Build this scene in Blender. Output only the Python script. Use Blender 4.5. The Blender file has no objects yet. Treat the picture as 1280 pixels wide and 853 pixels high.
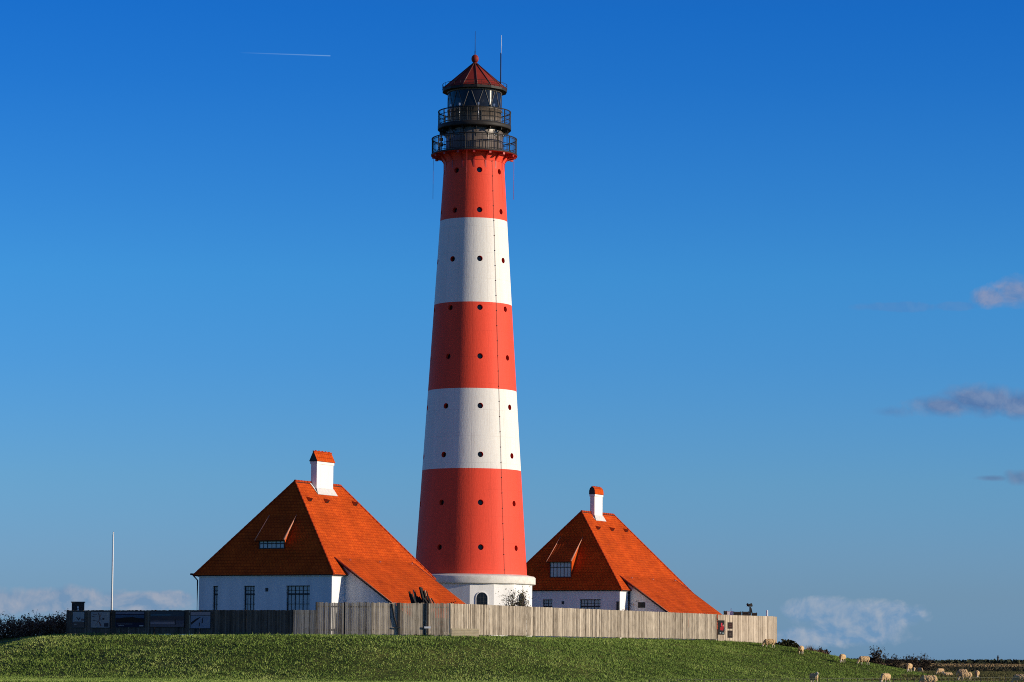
import bpy, bmesh, math, random
import numpy as np
from mathutils import Vector, Matrix

PI = math.pi
R = math.radians
rnd = random.Random(7)
nrg = np.random.default_rng(11)
S = bpy.context.scene
COL = S.collection

# ------------------------------------------------------------------ camera
F = 3800.0
EYE = Vector((0, 0, 1.4))
PITCH = math.atan(396.5 / F)
ROLL = R(0.4)
fw = Vector((0, math.cos(PITCH), math.sin(PITCH)))
r0 = Vector((1, 0, 0))
u0 = r0.cross(fw)
cr = r0 * math.cos(ROLL) + u0 * math.sin(ROLL)
cu = -r0 * math.sin(ROLL) + u0 * math.cos(ROLL)


def ray(px, py):
    return fw * F + cr * (px - 640) + cu * (426.5 - py)


def at(px, py, Y):
    """point on the sight line of a photograph pixel at distance Y"""
    d = ray(px, py)
    return EYE + d * (Y / d.y)


cam_d = bpy.data.cameras.new('camera')
cam = bpy.data.objects.new('camera', cam_d)
COL.objects.link(cam)
cam_d.sensor_width = 36
cam_d.lens = F / 1280 * 36
cam_d.clip_start = 0.5
cam_d.clip_end = 30000
M = Matrix((cr, cu, -fw)).transposed().to_4x4()
M.translation = EYE
cam.matrix_world = M
S.camera = cam

# ------------------------------------------------------------------ helpers


def tag(o, label=None, cat=None, group=None, kind=None):
    if label: o['label'] = label
    if cat: o['category'] = cat
    if group: o['group'] = group
    if kind: o['kind'] = kind
    return o


def thing(name, label, cat, loc=(0, 0, 0), rz=0, group=None):
    o = bpy.data.objects.new(name, None)
    COL.objects.link(o)
    o.empty_display_size = 0.3
    o.location = loc
    o.rotation_euler = (0, 0, rz)
    return tag(o, label, cat, group)


class MB:
    """collects vertices and faces into one mesh"""

    def __init__(s):
        s.v = []; s.f = []; s.m = []; s.uv = []; s.c = []; s.smooth = []
        s.has_uv = False

    def add(s, vs, fs, mi=0, uvs=None, c=0.5, smooth=False):
        n = len(s.v)
        s.v += [tuple(p) for p in vs]
        for k, f in enumerate(fs):
            s.f.append(tuple(i + n for i in f)); s.m.append(mi); s.c.append(c); s.smooth.append(smooth)
            if uvs: s.uv.append(uvs[k]); s.has_uv = True
            else: s.uv.append([(0, 0)] * len(f))

    def box(s, x0, x1, y0, y1, z0, z1, mi=0, c=0.5, M=None):
        vs = [Vector((x, y, z)) for z in (z0, z1) for y in (y0, y1) for x in (x0, x1)]
        if M is not None: vs = [M @ p for p in vs]
        s.add(vs, [(0, 2, 3, 1), (4, 5, 7, 6), (0, 1, 5, 4), (2, 6, 7, 3), (0, 4, 6, 2), (1, 3, 7, 5)], mi, c=c)

    def poly(s, pts, mi=0, uv=None, c=0.5):
        s.add(pts, [tuple(range(len(pts)))], mi, [uv] if uv else None, c)

    def tube(s, pts, r, n=8, mi=0, c=0.5, cap=True, smooth=True):
        pts = [Vector(p) for p in pts]
        rs = r if isinstance(r, (list, tuple)) else [r] * len(pts)
        vs = []
        for i, p in enumerate(pts):
            a = pts[max(i - 1, 0)]; b = pts[min(i + 1, len(pts) - 1)]
            d = (b - a).normalized()
            x = d.cross(Vector((0, 0, 1)))
            if x.length < 0.05: x = Vector((1, 0, 0))
            x.normalize(); y = d.cross(x).normalized()
            for k in range(n):
                t = 2 * PI * k / n
                vs.append(p + (x * math.cos(t) + y * math.sin(t)) * rs[i])
        fs = []
        for i in range(len(pts) - 1):
            for k in range(n):
                a = i * n + k; b = i * n + (k + 1) % n
                fs.append((a, b, b + n, a + n))
        s.add(vs, fs, mi, c=c, smooth=smooth)
        if cap:
            k0 = len(s.v) - len(vs)
            s.f.append(tuple(k0 + k for k in range(n))[::-1]); s.m.append(mi); s.c.append(c); s.uv.append([(0, 0)] * n); s.smooth.append(False)
            s.f.append(tuple(k0 + len(vs) - n + k for k in range(n))); s.m.append(mi); s.c.append(c); s.uv.append([(0, 0)] * n); s.smooth.append(False)

    def lathe(s, prof, n=64, mi=0, cx=0, cy=0, ph=0, mis=None, closed=False, smooth=True, cap=True):
        vs = []
        for (r, z) in prof:
            for k in range(n):
                t = ph + 2 * PI * k / n
                vs.append((cx + r * math.cos(t), cy + r * math.sin(t), z))
        m = len(prof)
        base = len(s.v)
        s.v += vs
        rng = range(m if closed else m - 1)
        for i in rng:
            j = (i + 1) % m
            for k in range(n):
                a = i * n + k; b = i * n + (k + 1) % n; c_ = j * n + (k + 1) % n; d = j * n + k
                s.f.append((base + a, base + b, base + c_, base + d))
                s.m.append(mis[i] if mis else mi); s.c.append(.5); s.uv.append([(0, 0)] * 4); s.smooth.append(smooth)
        if cap and not closed:
            for i, rev in ((0, True), (m - 1, False)):
                if prof[i][0] > 1e-4:
                    f = [base + i * n + k for k in range(n)]
                    s.f.append(tuple(f[::-1] if rev else f)); s.m.append(mis[min(i, m - 2)] if mis else mi)
                    s.c.append(.5); s.uv.append([(0, 0)] * n); s.smooth.append(False)

    def mesh(s, name, mats):
        me = bpy.data.meshes.new(name)
        me.from_pydata([tuple(p) for p in s.v], [], s.f)
        for m in mats: me.materials.append(m)
        me.polygons.foreach_set('material_index', s.m)
        me.polygons.foreach_set('use_smooth', s.smooth)
        if s.has_uv:
            l = me.uv_layers.new(name='UVMap')
            l.data.foreach_set('uv', [q for f in s.uv for p in f for q in p])
        ca = me.color_attributes.new('tone', 'FLOAT_COLOR', 'CORNER')
        arr = np.repeat(np.array(s.c, dtype=np.float32), [len(f) for f in s.f])
        ca.data.foreach_set('color', np.stack([arr, arr, arr, np.ones_like(arr)], 1).ravel())
        return me

    def build(s, name, mats, parent=None, bevel=0.0, weld=False):
        if not isinstance(mats, (list, tuple)): mats = [mats]
        me = s.mesh(name, mats)
        o = bpy.data.objects.new(name, me)
        COL.objects.link(o)
        if parent: o.parent = parent
        if bevel:
            b = o.modifiers.new('bevel', 'BEVEL'); b.width = bevel; b.segments = 2; b.limit_method = 'ANGLE'
        return o


def child_copy(o, parent, loc=None, rot=None):
    c = o.copy(); COL.objects.link(c); c.parent = parent
    if loc is not None: c.location = loc
    if rot is not None: c.rotation_euler = rot
    return c


def copy_tree(o, parent=None):
    c = o.copy(); COL.objects.link(c)
    if parent: c.parent = parent
    for k in list(o.children): copy_tree(k, c)
    return c


# ------------------------------------------------------------------ materials


class NT:
    def __init__(s, nt): s.nt = nt; nt.nodes.clear()

    def n(s, t, **kw):
        o = s.nt.nodes.new(t)
        for k, v in kw.items():
            if k.startswith('i_'): o.inputs[k[2:].replace('_', ' ')].default_value = v
            else: setattr(o, k, v)
        return o

    def l(s, a, b): s.nt.links.new(a, b)

    def math(s, op, a, b=None, c=None, clamp=False):
        o = s.nt.nodes.new('ShaderNodeMath'); o.operation = op; o.use_clamp = clamp
        for i, x in enumerate((a, b, c)):
            if x is None: continue
            if isinstance(x, (int, float)): o.inputs[i].default_value = x
            else: s.l(x, o.inputs[i])
        return o.outputs[0]

    def mix(s, fac, a, b, mode='MIX'):
        o = s.nt.nodes.new('ShaderNodeMix'); o.data_type = 'RGBA'; o.blend_type = mode
        for sock, x in ((o.inputs[0], fac), (o.inputs[6], a), (o.inputs[7], b)):
            if isinstance(x, (int, float)): sock.default_value = x
            elif isinstance(x, tuple): sock.default_value = (*x, 1) if len(x) == 3 else x
            else: s.l(x, sock)
        return o.outputs[2]

    def noise(s, vec, scale, detail=3, rough=.5, dist=0):
        o = s.n('ShaderNodeTexNoise'); o.inputs['Scale'].default_value = scale
        o.inputs['Detail'].default_value = detail; o.inputs['Roughness'].default_value = rough
        o.inputs['Distortion'].default_value = dist
        if vec is not None: s.l(vec, o.inputs['Vector'])
        return o.outputs['Fac']

    def ramp(s, fac, stops):
        o = s.n('ShaderNodeValToRGB'); e = o.color_ramp.elements
        while len(e) < len(stops): e.new(0.5)
        for k, (p, c) in enumerate(stops):
            e[k].position = p; e[k].color = (*c, 1) if isinstance(c, tuple) else (c, c, c, 1)
        s.l(fac, o.inputs[0]); return o.outputs[0]

    def mapping(s, vec, scale=(1, 1, 1), rot=(0, 0, 0)):
        o = s.n('ShaderNodeMapping'); o.inputs['Scale'].default_value = scale; o.inputs['Rotation'].default_value = rot
        s.l(vec, o.inputs['Vector']); return o.outputs[0]


def new_mat(name):
    m = bpy.data.materials.new(name); m.use_nodes = True
    t = NT(m.node_tree)
    out = t.n('ShaderNodeOutputMaterial'); b = t.n('ShaderNodeBsdfPrincipled')
    t.l(b.outputs[0], out.inputs[0])
    return m, t, b, out


def bump(t, b, h, strength=.3, dist=.02):
    o = t.n('ShaderNodeBump'); o.inputs['Strength'].default_value = strength; o.inputs['Distance'].default_value = dist
    t.l(h, o.inputs['Height']); t.l(o.outputs[0], b.inputs['Normal'])


def mat_simple(name, col, rough=.7, var=.15, scale=3.0, metal=0, spec=.5, streak=False, bstr=.2, bscale=20):
    m, t, b, _ = new_mat(name)
    co = t.n('ShaderNodeTexCoord').outputs['Object']
    v = t.mapping(co, (1, 1, .12)) if streak else co
    f = t.noise(v, scale, 5, .6)
    f2 = t.noise(co, scale * 6, 3, .6)
    fac = t.math('ADD', t.math('MULTIPLY', f, .7), t.math('MULTIPLY', f2, .3))
    c = t.ramp(fac, [(.3, tuple(x * (1 - var) for x in col)), (.7, tuple(min(1, x * (1 + var * .6)) for x in col))])
    t.l(c, b.inputs['Base Color'])
    b.inputs['Roughness'].default_value = rough; b.inputs['Metallic'].default_value = metal
    b.inputs['Specular IOR Level'].default_value = spec
    if bstr: bump(t, b, t.noise(co, bscale, 3), bstr, .01)
    return m


def mat_wood(name, c0, c1, rough=.85, grain=.35):
    """weathered boards: tone comes from each board, grain runs up the board"""
    m, t, b, _ = new_mat(name)
    tone = t.n('ShaderNodeVertexColor', layer_name='tone').outputs[0]
    g = t.n('ShaderNodeNewGeometry').outputs['Position']
    gr = t.noise(t.mapping(g, (14, 14, 1.1)), 1.6, 5, .65)
    bl = t.noise(g, 1.3, 4, .6)
    kn = t.noise(t.mapping(g, (6, 6, 3)), 2.2, 2, .5)
    fac = t.math('ADD', t.math('MULTIPLY', tone, .62), t.math('MULTIPLY', t.math('SUBTRACT', gr, .5), grain * 1.6))
    fac = t.math('ADD', fac, t.math('MULTIPLY', t.math('SUBTRACT', bl, .5), .5))
    fac = t.math('ADD', fac, .15, clamp=True)
    c = t.ramp(fac, [(0, c0), (1, c1)])
    k = t.ramp(kn, [(.66, 1.0), (.74, .45)])
    c = t.mix(1.0, c, k, 'MULTIPLY')
    t.l(c, b.inputs['Base Color']); b.inputs['Roughness'].default_value = rough
    b.inputs['Specular IOR Level'].default_value = .2
    bump(t, b, gr, .35, .01)
    return m


def mat_tiles(name, c0, c1, cm, row=.24, col=.24):
    m, t, b, _ = new_mat(name)
    uv = t.n('ShaderNodeUVMap', uv_map='UVMap').outputs[0]
    br = t.n('ShaderNodeTexBrick'); t.l(uv, br.inputs['Vector'])
    br.inputs['Scale'].default_value = 1
    br.inputs['Brick Width'].default_value = col; br.inputs['Row Height'].default_value = row
    br.inputs['Mortar Size'].default_value = .018; br.inputs['Mortar Smooth'].default_value = .4
    br.inputs['Color1'].default_value = (*c0, 1); br.inputs['Color2'].default_value = (*c1, 1)
    br.inputs['Mortar'].default_value = (*cm, 1); br.inputs['Bias'].default_value = -.1
    br.offset = .5
    n1 = t.noise(uv, .55, 5, .62)
    n2 = t.noise(uv, 4.5, 3, .6)
    st = t.noise(t.mapping(uv, (2.5, .35, 1)), 1.2, 4, .6)
    c = t.mix(1.0, br.outputs['Color'], t.ramp(n1, [(.3, .72), (.7, 1.12)]), 'MULTIPLY')
    c = t.mix(1.0, c, t.ramp(n2, [(.3, .88), (.7, 1.06)]), 'MULTIPLY')
    c = t.mix(t.ramp(st, [(.62, 0.0), (.8, .35)]), c, (.16, .07, .03))
    t.l(c, b.inputs['Base Color']); b.inputs['Roughness'].default_value = .9
    b.inputs['Specular IOR Level'].default_value = .09
    # each course steps out over the one below
    sep = t.n('ShaderNodeSeparateXYZ'); t.l(uv, sep.inputs[0])
    saw = t.math('FRACT', t.math('DIVIDE', sep.outputs[1], row))
    wav = t.math('SINE', t.math('MULTIPLY', sep.outputs[0], 2 * PI / col))
    h = t.math('ADD', t.math('MULTIPLY', t.math('SUBTRACT', 1.0, saw), 1.0), t.math('MULTIPLY', wav, .25))
    h = t.math('ADD', h, t.math('MULTIPLY', n2, .8))
    bump(t, b, h, .55, .05)
    return m


mat_roof = mat_tiles('orange_clay_tiles', (.67, .092, .009), (.54, .066, .007), (.32, .032, .005))
mat_roof_dark = mat_simple('ridge_tile', (.42, .05, .012), .85, .3, 6, spec=.1)
mat_red = mat_simple('red_tower_paint', (.86, .080, .040), .6, .14, .9, spec=.15, streak=True, bstr=.4, bscale=6)
mat_white = mat_simple('white_tower_paint', (.80, .77, .71), .6, .10, .9, spec=.2, streak=True, bstr=.45, bscale=6)
mat_wall = mat_simple('white_plaster', (.80, .79, .77), .85, .15, 1.6, streak=True, bstr=.2, bscale=9)
mat_chim = mat_simple('white_chimney_plaster', (.80, .78, .74), .85, .08, 2.0, streak=True)
mat_black = mat_simple('black_painted_iron', (.024, .021, .019), .6, .4, 3, spec=.25, bstr=.1)
mat_blackroom = mat_simple('dark_brown_painted_steel', (.15, .12, .10), .38, .35, 1.2, bstr=.15, bscale=5)
mat_redroof = mat_simple('dark_red_lantern_roof', (.24, .026, .018), .6, .25, 2, spec=.2)
mat_redunder = mat_simple('red_painted_steel', (.50, .035, .025), .5, .2, 3)
mat_frame = mat_simple('dark_green_grey_frame', (.022, .026, .028), .6, .2, 5)
mat_lead = mat_simple('grey_lead_flashing', (.62, .60, .58), .6, .15, 5)
mat_soffit = mat_simple('dark_brown_bargeboard', (.05, .022, .015), .7, .3, 5)
mat_fence = mat_wood('weathered_grey_beige_boards', (.095, .072, .05), (.62, .53, .41), grain=1.0)
mat_fence2 = mat_wood('grey_picket_boards', (.10, .08, .058), (.66, .57, .44), grain=.6)
mat_fence3 = mat_wood('shaded_weathered_boards', (.05, .034, .024), (.24, .175, .13), grain=.6)  # same weathered wood; its shade is darkened into the colour
mat_fence4 = mat_wood('pale_new_boards', (.18, .135, .095), (.68, .57, .44), grain=.8)
mat_post = mat_simple('dark_fence_post', (.045, .036, .03), .9, .4, 5)
mat_palepost = mat_simple('pale_fence_post', (.42, .38, .31), .9, .3, 5)
mat_steel = mat_simple('galvanised_steel', (.55, .56, .58), .4, .1, 5, metal=.7)
mat_polewhite = mat_simple('white_flagpole_paint', (.80, .80, .80), .4, .05, 3)
mat_bark = mat_simple('brown_twigs', (.075, .05, .035), .9, .4, 9)
mat_stake = mat_simple('dark_driftwood', (.022, .017, .014), .9, .5, 5)
mat_stakelit = mat_simple('sunlit_driftwood', (.40, .30, .20), .9, .3, 5)  # brighter copy of the stake wood; sunlit edges put into the colour
mat_hut = mat_simple('dark_brown_shed_wood', (.04, .03, .025), .8, .4, 6)
mat_concrete = mat_simple('weathered_concrete', (.66, .54, .34), .9, .25, 4, bstr=.4)


def mat_glass(name, col=(.02, .025, .03), rough=.06, trans=0.0):
    m, t, b, out = new_mat(name)
    b.inputs['Base Color'].default_value = (*col, 1)
    b.inputs['Roughness'].default_value = rough
    b.inputs['IOR'].default_value = 1.5
    co = t.n('ShaderNodeTexCoord').outputs['Object']
    bump(t, b, t.noise(co, 2.5, 2), .04, .02)
    if trans:
        tr = t.n('ShaderNodeBsdfTransparent'); tr.inputs[0].default_value = (.85, .9, .95, 1)
        mx = t.n('ShaderNodeMixShader'); mx.inputs[0].default_value = 1 - trans
        t.l(tr.outputs[0], mx.inputs[1]); t.l(b.outputs[0], mx.inputs[2]); t.l(mx.outputs[0], out.inputs[0])
    return m


mat_pane = mat_glass('window_glass', (.42, .50, .52), .12)
mat_darkpane = mat_glass('dark_porthole_glass', (.006, .006, .007), .25)
mat_lantern = mat_glass('lantern_glass', (.012, .012, .013), .08, trans=.15)
next(n for n in mat_lantern.node_tree.nodes if n.type == 'BSDF_PRINCIPLED').inputs['Specular IOR Level'].default_value = .28


def mat_foliage(name, c0, c1, c2):
    m, t, b, out = new_mat(name)
    tone = t.n('ShaderNodeVertexColor', layer_name='tone').outputs[0]
    c = t.ramp(tone, [(0, c0), (.55, c1), (1, c2)])
    t.l(c, b.inputs['Base Color']); b.inputs['Roughness'].default_value = .8
    b.inputs['Specular IOR Level'].default_value = .15
    return m


mat_leaf = mat_foliage('dull_olive_leaves', (.03, .034, .014), (.085, .08, .035), (.19, .15, .07))
mat_leafred = mat_foliage('brownish_hedge_leaves', (.04, .02, .012), (.14, .06, .03), (.38, .20, .10))
mat_leafdark = mat_foliage('dark_brown_bush_leaves', (.022, .018, .012), (.07, .05, .032), (.16, .11, .065))
mat_leafpink = mat_foliage('dry_reddish_weeds', (.08, .05, .03), (.2, .12, .07), (.34, .22, .14))
mat_grass = mat_foliage('meadow_grass_blades', (.030, .060, .012), (.19, .285, .05), (.56, .60, .20))
mat_far = mat_foliage('far_dark_trees', (.012, .018, .010), (.028, .036, .018), (.06, .06, .03))
mat_scrub = mat_foliage('dry_scrub', (.02, .024, .012), (.07, .055, .03), (.2, .13, .075))
mat_dryreed = mat_foliage('dry_reeds', (.10, .075, .035), (.22, .15, .07), (.34, .23, .12))

# ------------------------------------------------------------------ terrain
THETA = .469
U = Vector((math.sin(THETA), math.cos(THETA)))       # along the ridges, away from the viewer
V = Vector((math.cos(THETA), -math.sin(THETA)))      # towards the sunlit side

OL = (-15.843, 195.5)
OR = (3.811, 234.041)
EAVE = 6.739

MOUND = [(-27.2, 196.3), (-13.9, 188.2), (-9, 187.0), (-3.3, 188.0), (-1.0, 192.0), (14.9, 226.4), (18.6, 232.4), (19.4, 238),
         (18, 247), (10, 258), (-10, 262), (-33, 242), (-35, 216), (-30, 203)]
_pol = np.array(MOUND)


def poly_dist(x, y):
    """0 inside the mound's crest outline, distance outside"""
    x = np.asarray(x, float); y = np.asarray(y, float)
    d = np.full(x.shape, 1e9); inside = np.zeros(x.shape, bool)
    n = len(_pol)
    for i in range(n):
        ax, ay = _pol[i]; bx, by = _pol[(i + 1) % n]
        ex, ey = bx - ax, by - ay
        t = np.clip(((x - ax) * ex + (y - ay) * ey) / (ex * ex + ey * ey), 0, 1)
        d = np.minimum(d, np.hypot(x - ax - t * ex, y - ay - t * ey))
        c = ((ay > y) != (by > y)) & (x < (bx - ax) * (y - ay) / (by - ay + 1e-12) + ax)
        inside ^= c
    return np.where(inside, 0, d)


def height(x, y):
    x = np.asarray(x, float); y = np.asarray(y, float)
    d = poly_dist(x, y)
    k = np.clip((x - 6) / 12, 0, 1)
    t = np.clip(1 - d / 15.0, 0, 1)
    s = t * t * (3 - 2 * t)
    s = s + (t * .85 + s * .15 - s) * k
    h = (2.70 + .0015 * (y - 190)) * s
    fade = np.clip(1 - d / 60, 0, 1)
    h = h + fade * (.05 * np.sin(x * .9 + 1.3 * np.sin(y * .37)) * np.sin(y * .8 + x * .21) + .035 * np.sin(x * 2.3 + y * .6) * np.sin(y * 1.9 - x * .4)) * np.clip(d / 2, 0.1, 1)
    h = h + .12 * np.sin(x * .031) * np.sin(y * .027) * np.clip((np.hypot(x, y - 225) - 60) / 100, 0, 1)
    return h


def hz(x, y): return float(height(x, y))


def ground_at(px, py, y0=165, y1=430):
    """where the sight line of a pixel meets the ground"""
    d = ray(px, py); d = d / d.y
    Y = y0
    while Y < y1:
        p = EYE + d * Y
        if p.z < hz(p.x, p.y): return Vector((p.x, p.y, hz(p.x, p.y)))
        Y += .1
    p = EYE + d * y1
    return Vector((p.x, p.y, hz(p.x, p.y)))


def axis(lo, hi, step, far, g=1.16):
    a = list(np.arange(lo, hi + 1e-6, step))
    s = step; x = hi
    while x < far: s *= g; x += s; a.append(x)
    s = step; x = lo
    while x > -far: s *= g; x -= s; a.insert(0, x)
    return np.array(a)


def make_ground():
    xs = axis(-50, 62, .7, 9000); ys = axis(160, 275, .7, 9000)
    X, Y = np.meshgrid(xs, ys)
    Z = height(X, Y)
    nx, ny = len(xs), len(ys)
    co = np.stack([X, Y, Z], -1).reshape(-1, 3).astype(np.float32)
    i = np.arange(nx * ny).reshape(ny, nx)
    q = np.stack([i[:-1, :-1], i[:-1, 1:], i[1:, 1:], i[1:, :-1]], -1).reshape(-1, 4)
    me = bpy.data.meshes.new('ground')
    me.from_pydata(co.tolist(), [], q.tolist())
    me.polygons.foreach_set('use_smooth', [True] * len(q))
    m, t, b, _ = new_mat('meadow_ground')
    g = t.n('ShaderNodeNewGeometry').outputs['Position']
    sep = t.n('ShaderNodeSeparateXYZ'); t.l(g, sep.inputs[0])
    n1 = t.noise(g, .35, 5, .6); n2 = t.noise(g, 3.0, 4, .65); n3 = t.noise(g, 14, 3, .6)
    f = t.math('ADD', t.math('MULTIPLY', n1, .4), t.math('ADD', t.math('MULTIPLY', n2, .35), t.math('MULTIPLY', n3, .25)))
    green = t.ramp(f, [(.36, (.024, .036, .008)), (.5, (.075, .10, .020)), (.64, (.19, .19, .05))])
    # beyond the mound: marsh in brown and dark green belts
    dist = t.math('ADD', sep.outputs[1], t.math('MULTIPLY', t.math('SUBTRACT', t.noise(t.mapping(g, (.004, .012, 1)), 1.0, 4, .6), .5), 300))
    belts = t.ramp(t.math('DIVIDE', dist, 3000.0), [(.075, (.17, .115, .055)), (.12, (.16, .12, .05)), (.15, (.05, .06, .022)), (.24, (.055, .06, .022)), (.28, (.24, .16, .075)), (.6, (.25, .17, .09))])
    far = t.ramp(t.math('ADD', sep.outputs[2], t.math('MULTIPLY', t.math('SUBTRACT', n1, .5), .5)), [(.10, 1.0), (.32, 0.0)])
    far = t.math('MULTIPLY', far, t.ramp(t.math('DIVIDE', sep.outputs[1], 400.0), [(.52, 0.0), (.56, 1.0)]))
    belts = t.mix(1.0, belts, t.ramp(n2, [(.3, .6), (.7, 1.3)]), 'MULTIPLY')
    t.l(t.mix(far, green, belts), b.inputs['Base Color'])
    b.inputs['Roughness'].default_value = .95; b.inputs['Specular IOR Level'].default_value = .1
    bump(t, b, t.math('ADD', n2, t.math('MULTIPLY', n3, .5)), .8, .12)
    me.materials.append(m)
    o = bpy.data.objects.new('ground', me); COL.objects.link(o)
    tag(o, 'green grassy mound falling to flat brown marsh', 'ground', kind='structure')


make_ground()


def blades_mesh(name, P, hgt, wid, mat, per=2, lean=.35, tone=None, seed=3):
    """tufts: triangles standing on the ground points P (n,3)"""
    g = np.random.default_rng(seed)
    n = len(P)
    Pn = np.repeat(P, per, 0); N = len(Pn)
    Pn = Pn + np.stack([g.normal(0, .05, N), g.normal(0, .05, N), np.zeros(N)], 1)
    a = g.uniform(0, 2 * PI, N)
    h = np.repeat(hgt, per) * g.uniform(.6, 1.3, N); w = np.repeat(wid, per) * g.uniform(.6, 1.3, N)
    dx = np.stack([np.cos(a), np.sin(a), np.zeros(N)], 1) * (w / 2)[:, None]
    tip = np.stack([g.normal(0, lean, N) * h, g.normal(0, lean, N) * h, h], 1)
    v = np.concatenate([(Pn - dx)[:, None], (Pn + dx)[:, None], (Pn + tip)[:, None]], 1).reshape(-1, 3)
    v[0::3, 2] -= .02; v[1::3, 2] -= .02
    me = bpy.data.meshes.new(name)
    me.vertices.add(3 * N); me.vertices.foreach_set('co', v.astype(np.float32).ravel())
    me.loops.add(3 * N); me.loops.foreach_set('vertex_index', np.arange(3 * N, dtype=np.int32))
    me.polygons.add(N); me.polygons.foreach_set('loop_start', np.arange(0, 3 * N, 3, dtype=np.int32))
    me.polygons.foreach_set('loop_total', np.full(N, 3, dtype=np.int32))
    me.update(calc_edges=True)
    tn = np.repeat(tone, per) if tone is not None else g.random(N)
    tn = np.clip(tn + g.normal(0, .13, N), 0, 1).astype(np.float32)
    ca = me.color_attributes.new('tone', 'FLOAT_COLOR', 'CORNER')
    tt = np.repeat(tn, 3)
    ca.data.foreach_set('color', np.stack([tt, tt, tt, np.ones_like(tt)], 1).ravel())
    me.materials.append(mat)
    o = bpy.data.objects.new(name, me); COL.objects.link(o)
    return o


def smooth_noise(x, y, seed=0):
    g = np.random.default_rng(seed); r = 0
    for k in range(9):
        f = .25 * 1.5 ** k; a = g.uniform(0, 2 * PI); p = g.uniform(0, 6.28)
        r = r + np.sin((x * math.cos(a) + y * math.sin(a)) * f + p + 1.5 * np.sin(y * f * .6 + p)) / (1 + .25 * k)
    return r / 4.5


def make_grass():
    n = 360000
    x = nrg.uniform(-38, 44, n); y = nrg.uniform(156, 250, n)
    d = poly_dist(x, y)
    keep = (d > .02) & (d < 36) & ~((x < -31) & (y > 207)) & ((y < 200) | (x > 2))
    keep &= (np.abs(x / y) < .185)
    x, y, d = x[keep], y[keep], d[keep]
    z = height(x, y)
    P = np.stack([x, y, z], 1)
    cl = smooth_noise(x, y, 5)
    tone = .49 + .24 * cl + .07 * np.clip(-x / 25, -1, 1) + .12 * smooth_noise(x * 3, y * 3, 8)
    fine = smooth_noise(x * 7, y * 5, 16)
    tone = tone + .09 * fine
    h = np.clip(.085 + .05 * smooth_noise(x * 1.4, y * 1.4, 6) + .03 * fine, .03, .22)
    o = blades_mesh('grass', P, h, np.full(len(P), .042), mat_grass, per=3, tone=tone, lean=.5)
    tag(o, 'short tufted green pasture grass covering the slope of the mound', 'grass', kind='stuff')
    # taller weeds along the foot of the fences
    seg = [(-28.6, 196.6), (-13.7, 188.9), (-8.6, 188.1), (-3.7, 189.0), (15.4, 226.8), (20.6, 232.4)]
    pts = []
    for (a, b) in zip(seg[:-1], seg[1:]):
        L = math.hypot(b[0] - a[0], b[1] - a[1])
        for k in range(int(L * 42)):
            s = rnd.random(); pts.append((a[0] + (b[0] - a[0]) * s + rnd.gauss(0, .1), a[1] + (b[1] - a[1]) * s - abs(rnd.gauss(0, .12)) + .1))
    pts = np.array(pts); z = height(pts[:, 0], pts[:, 1])
    P = np.column_stack([pts, z])
    hh = .09 + .13 * nrg.random(len(P)) ** 3
    o = blades_mesh('grass_tufts', P, hh, np.full(len(P), .05), mat_grass, per=2, tone=nrg.uniform(.1, .7, len(P)), seed=9)
    tag(o, 'longer unmown grass along the foot of the fences', 'grass', kind='stuff')


make_grass()

# dark sheet along the left fence: house shade painted into ground colour
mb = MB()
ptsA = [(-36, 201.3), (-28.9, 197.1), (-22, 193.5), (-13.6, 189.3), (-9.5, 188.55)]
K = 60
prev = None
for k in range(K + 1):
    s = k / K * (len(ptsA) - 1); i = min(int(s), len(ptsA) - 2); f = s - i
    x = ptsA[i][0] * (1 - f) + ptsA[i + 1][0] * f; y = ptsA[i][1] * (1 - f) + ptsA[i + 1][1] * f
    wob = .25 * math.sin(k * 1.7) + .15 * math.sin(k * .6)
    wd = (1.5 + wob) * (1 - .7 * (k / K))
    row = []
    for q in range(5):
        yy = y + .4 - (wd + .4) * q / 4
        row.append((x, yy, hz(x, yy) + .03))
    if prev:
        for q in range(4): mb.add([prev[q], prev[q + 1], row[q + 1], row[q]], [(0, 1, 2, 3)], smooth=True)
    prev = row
o = mb.build('shade_strip', mat_simple('painted_ground_shade', (.035, .03, .018), .95, .4, 4, bstr=.5))
tag(o, 'dark strip of painted shade on the ground along the dark fence', 'shade_strip', kind='structure')

# ------------------------------------------------------------------ lighthouse
TY = 219.0
TA = at(588.4, 720, TY)
TX = TA.x
GZ = hz(TX, TY)


def tz(py, r=0.0, px=590):
    """height of a pixel row on the tower front"""
    return at(px, py, TY - r).z


lt = thing('lighthouse', 'tall round red and white banded lighthouse with black galleries', 'lighthouse', (TX, TY, 0))
LZ0 = GZ - .3
z_pl = tz(718.5, 4.1)
bands = [(719, 70.0), (585, 62.6), (485, 55.4), (377, 48.3), (272, 41.2), (205, 38.0), (190, 37.4)]


def mpp(z): return ((TY * math.cos(PITCH) + (z - 1.4) * math.sin(PITCH)) / F)


prof = []
for (py, rp) in bands:
    z = tz(py, 0)
    for _ in range(3): z = tz(py, rp * mpp(z))
    prof.append((rp * mpp(z), z))
Z585, Z485, Z377, Z272, Z190 = prof[1][1], prof[2][1], prof[3][1], prof[4][1], prof[6][1]


def rad(z):
    for (r1, z1), (r2, z2) in zip(prof[:-1], prof[1:]):
        if z <= z2: return r1 + (r2 - r1) * (z - z1) / (z2 - z1)
    return prof[-1][0]


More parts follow.
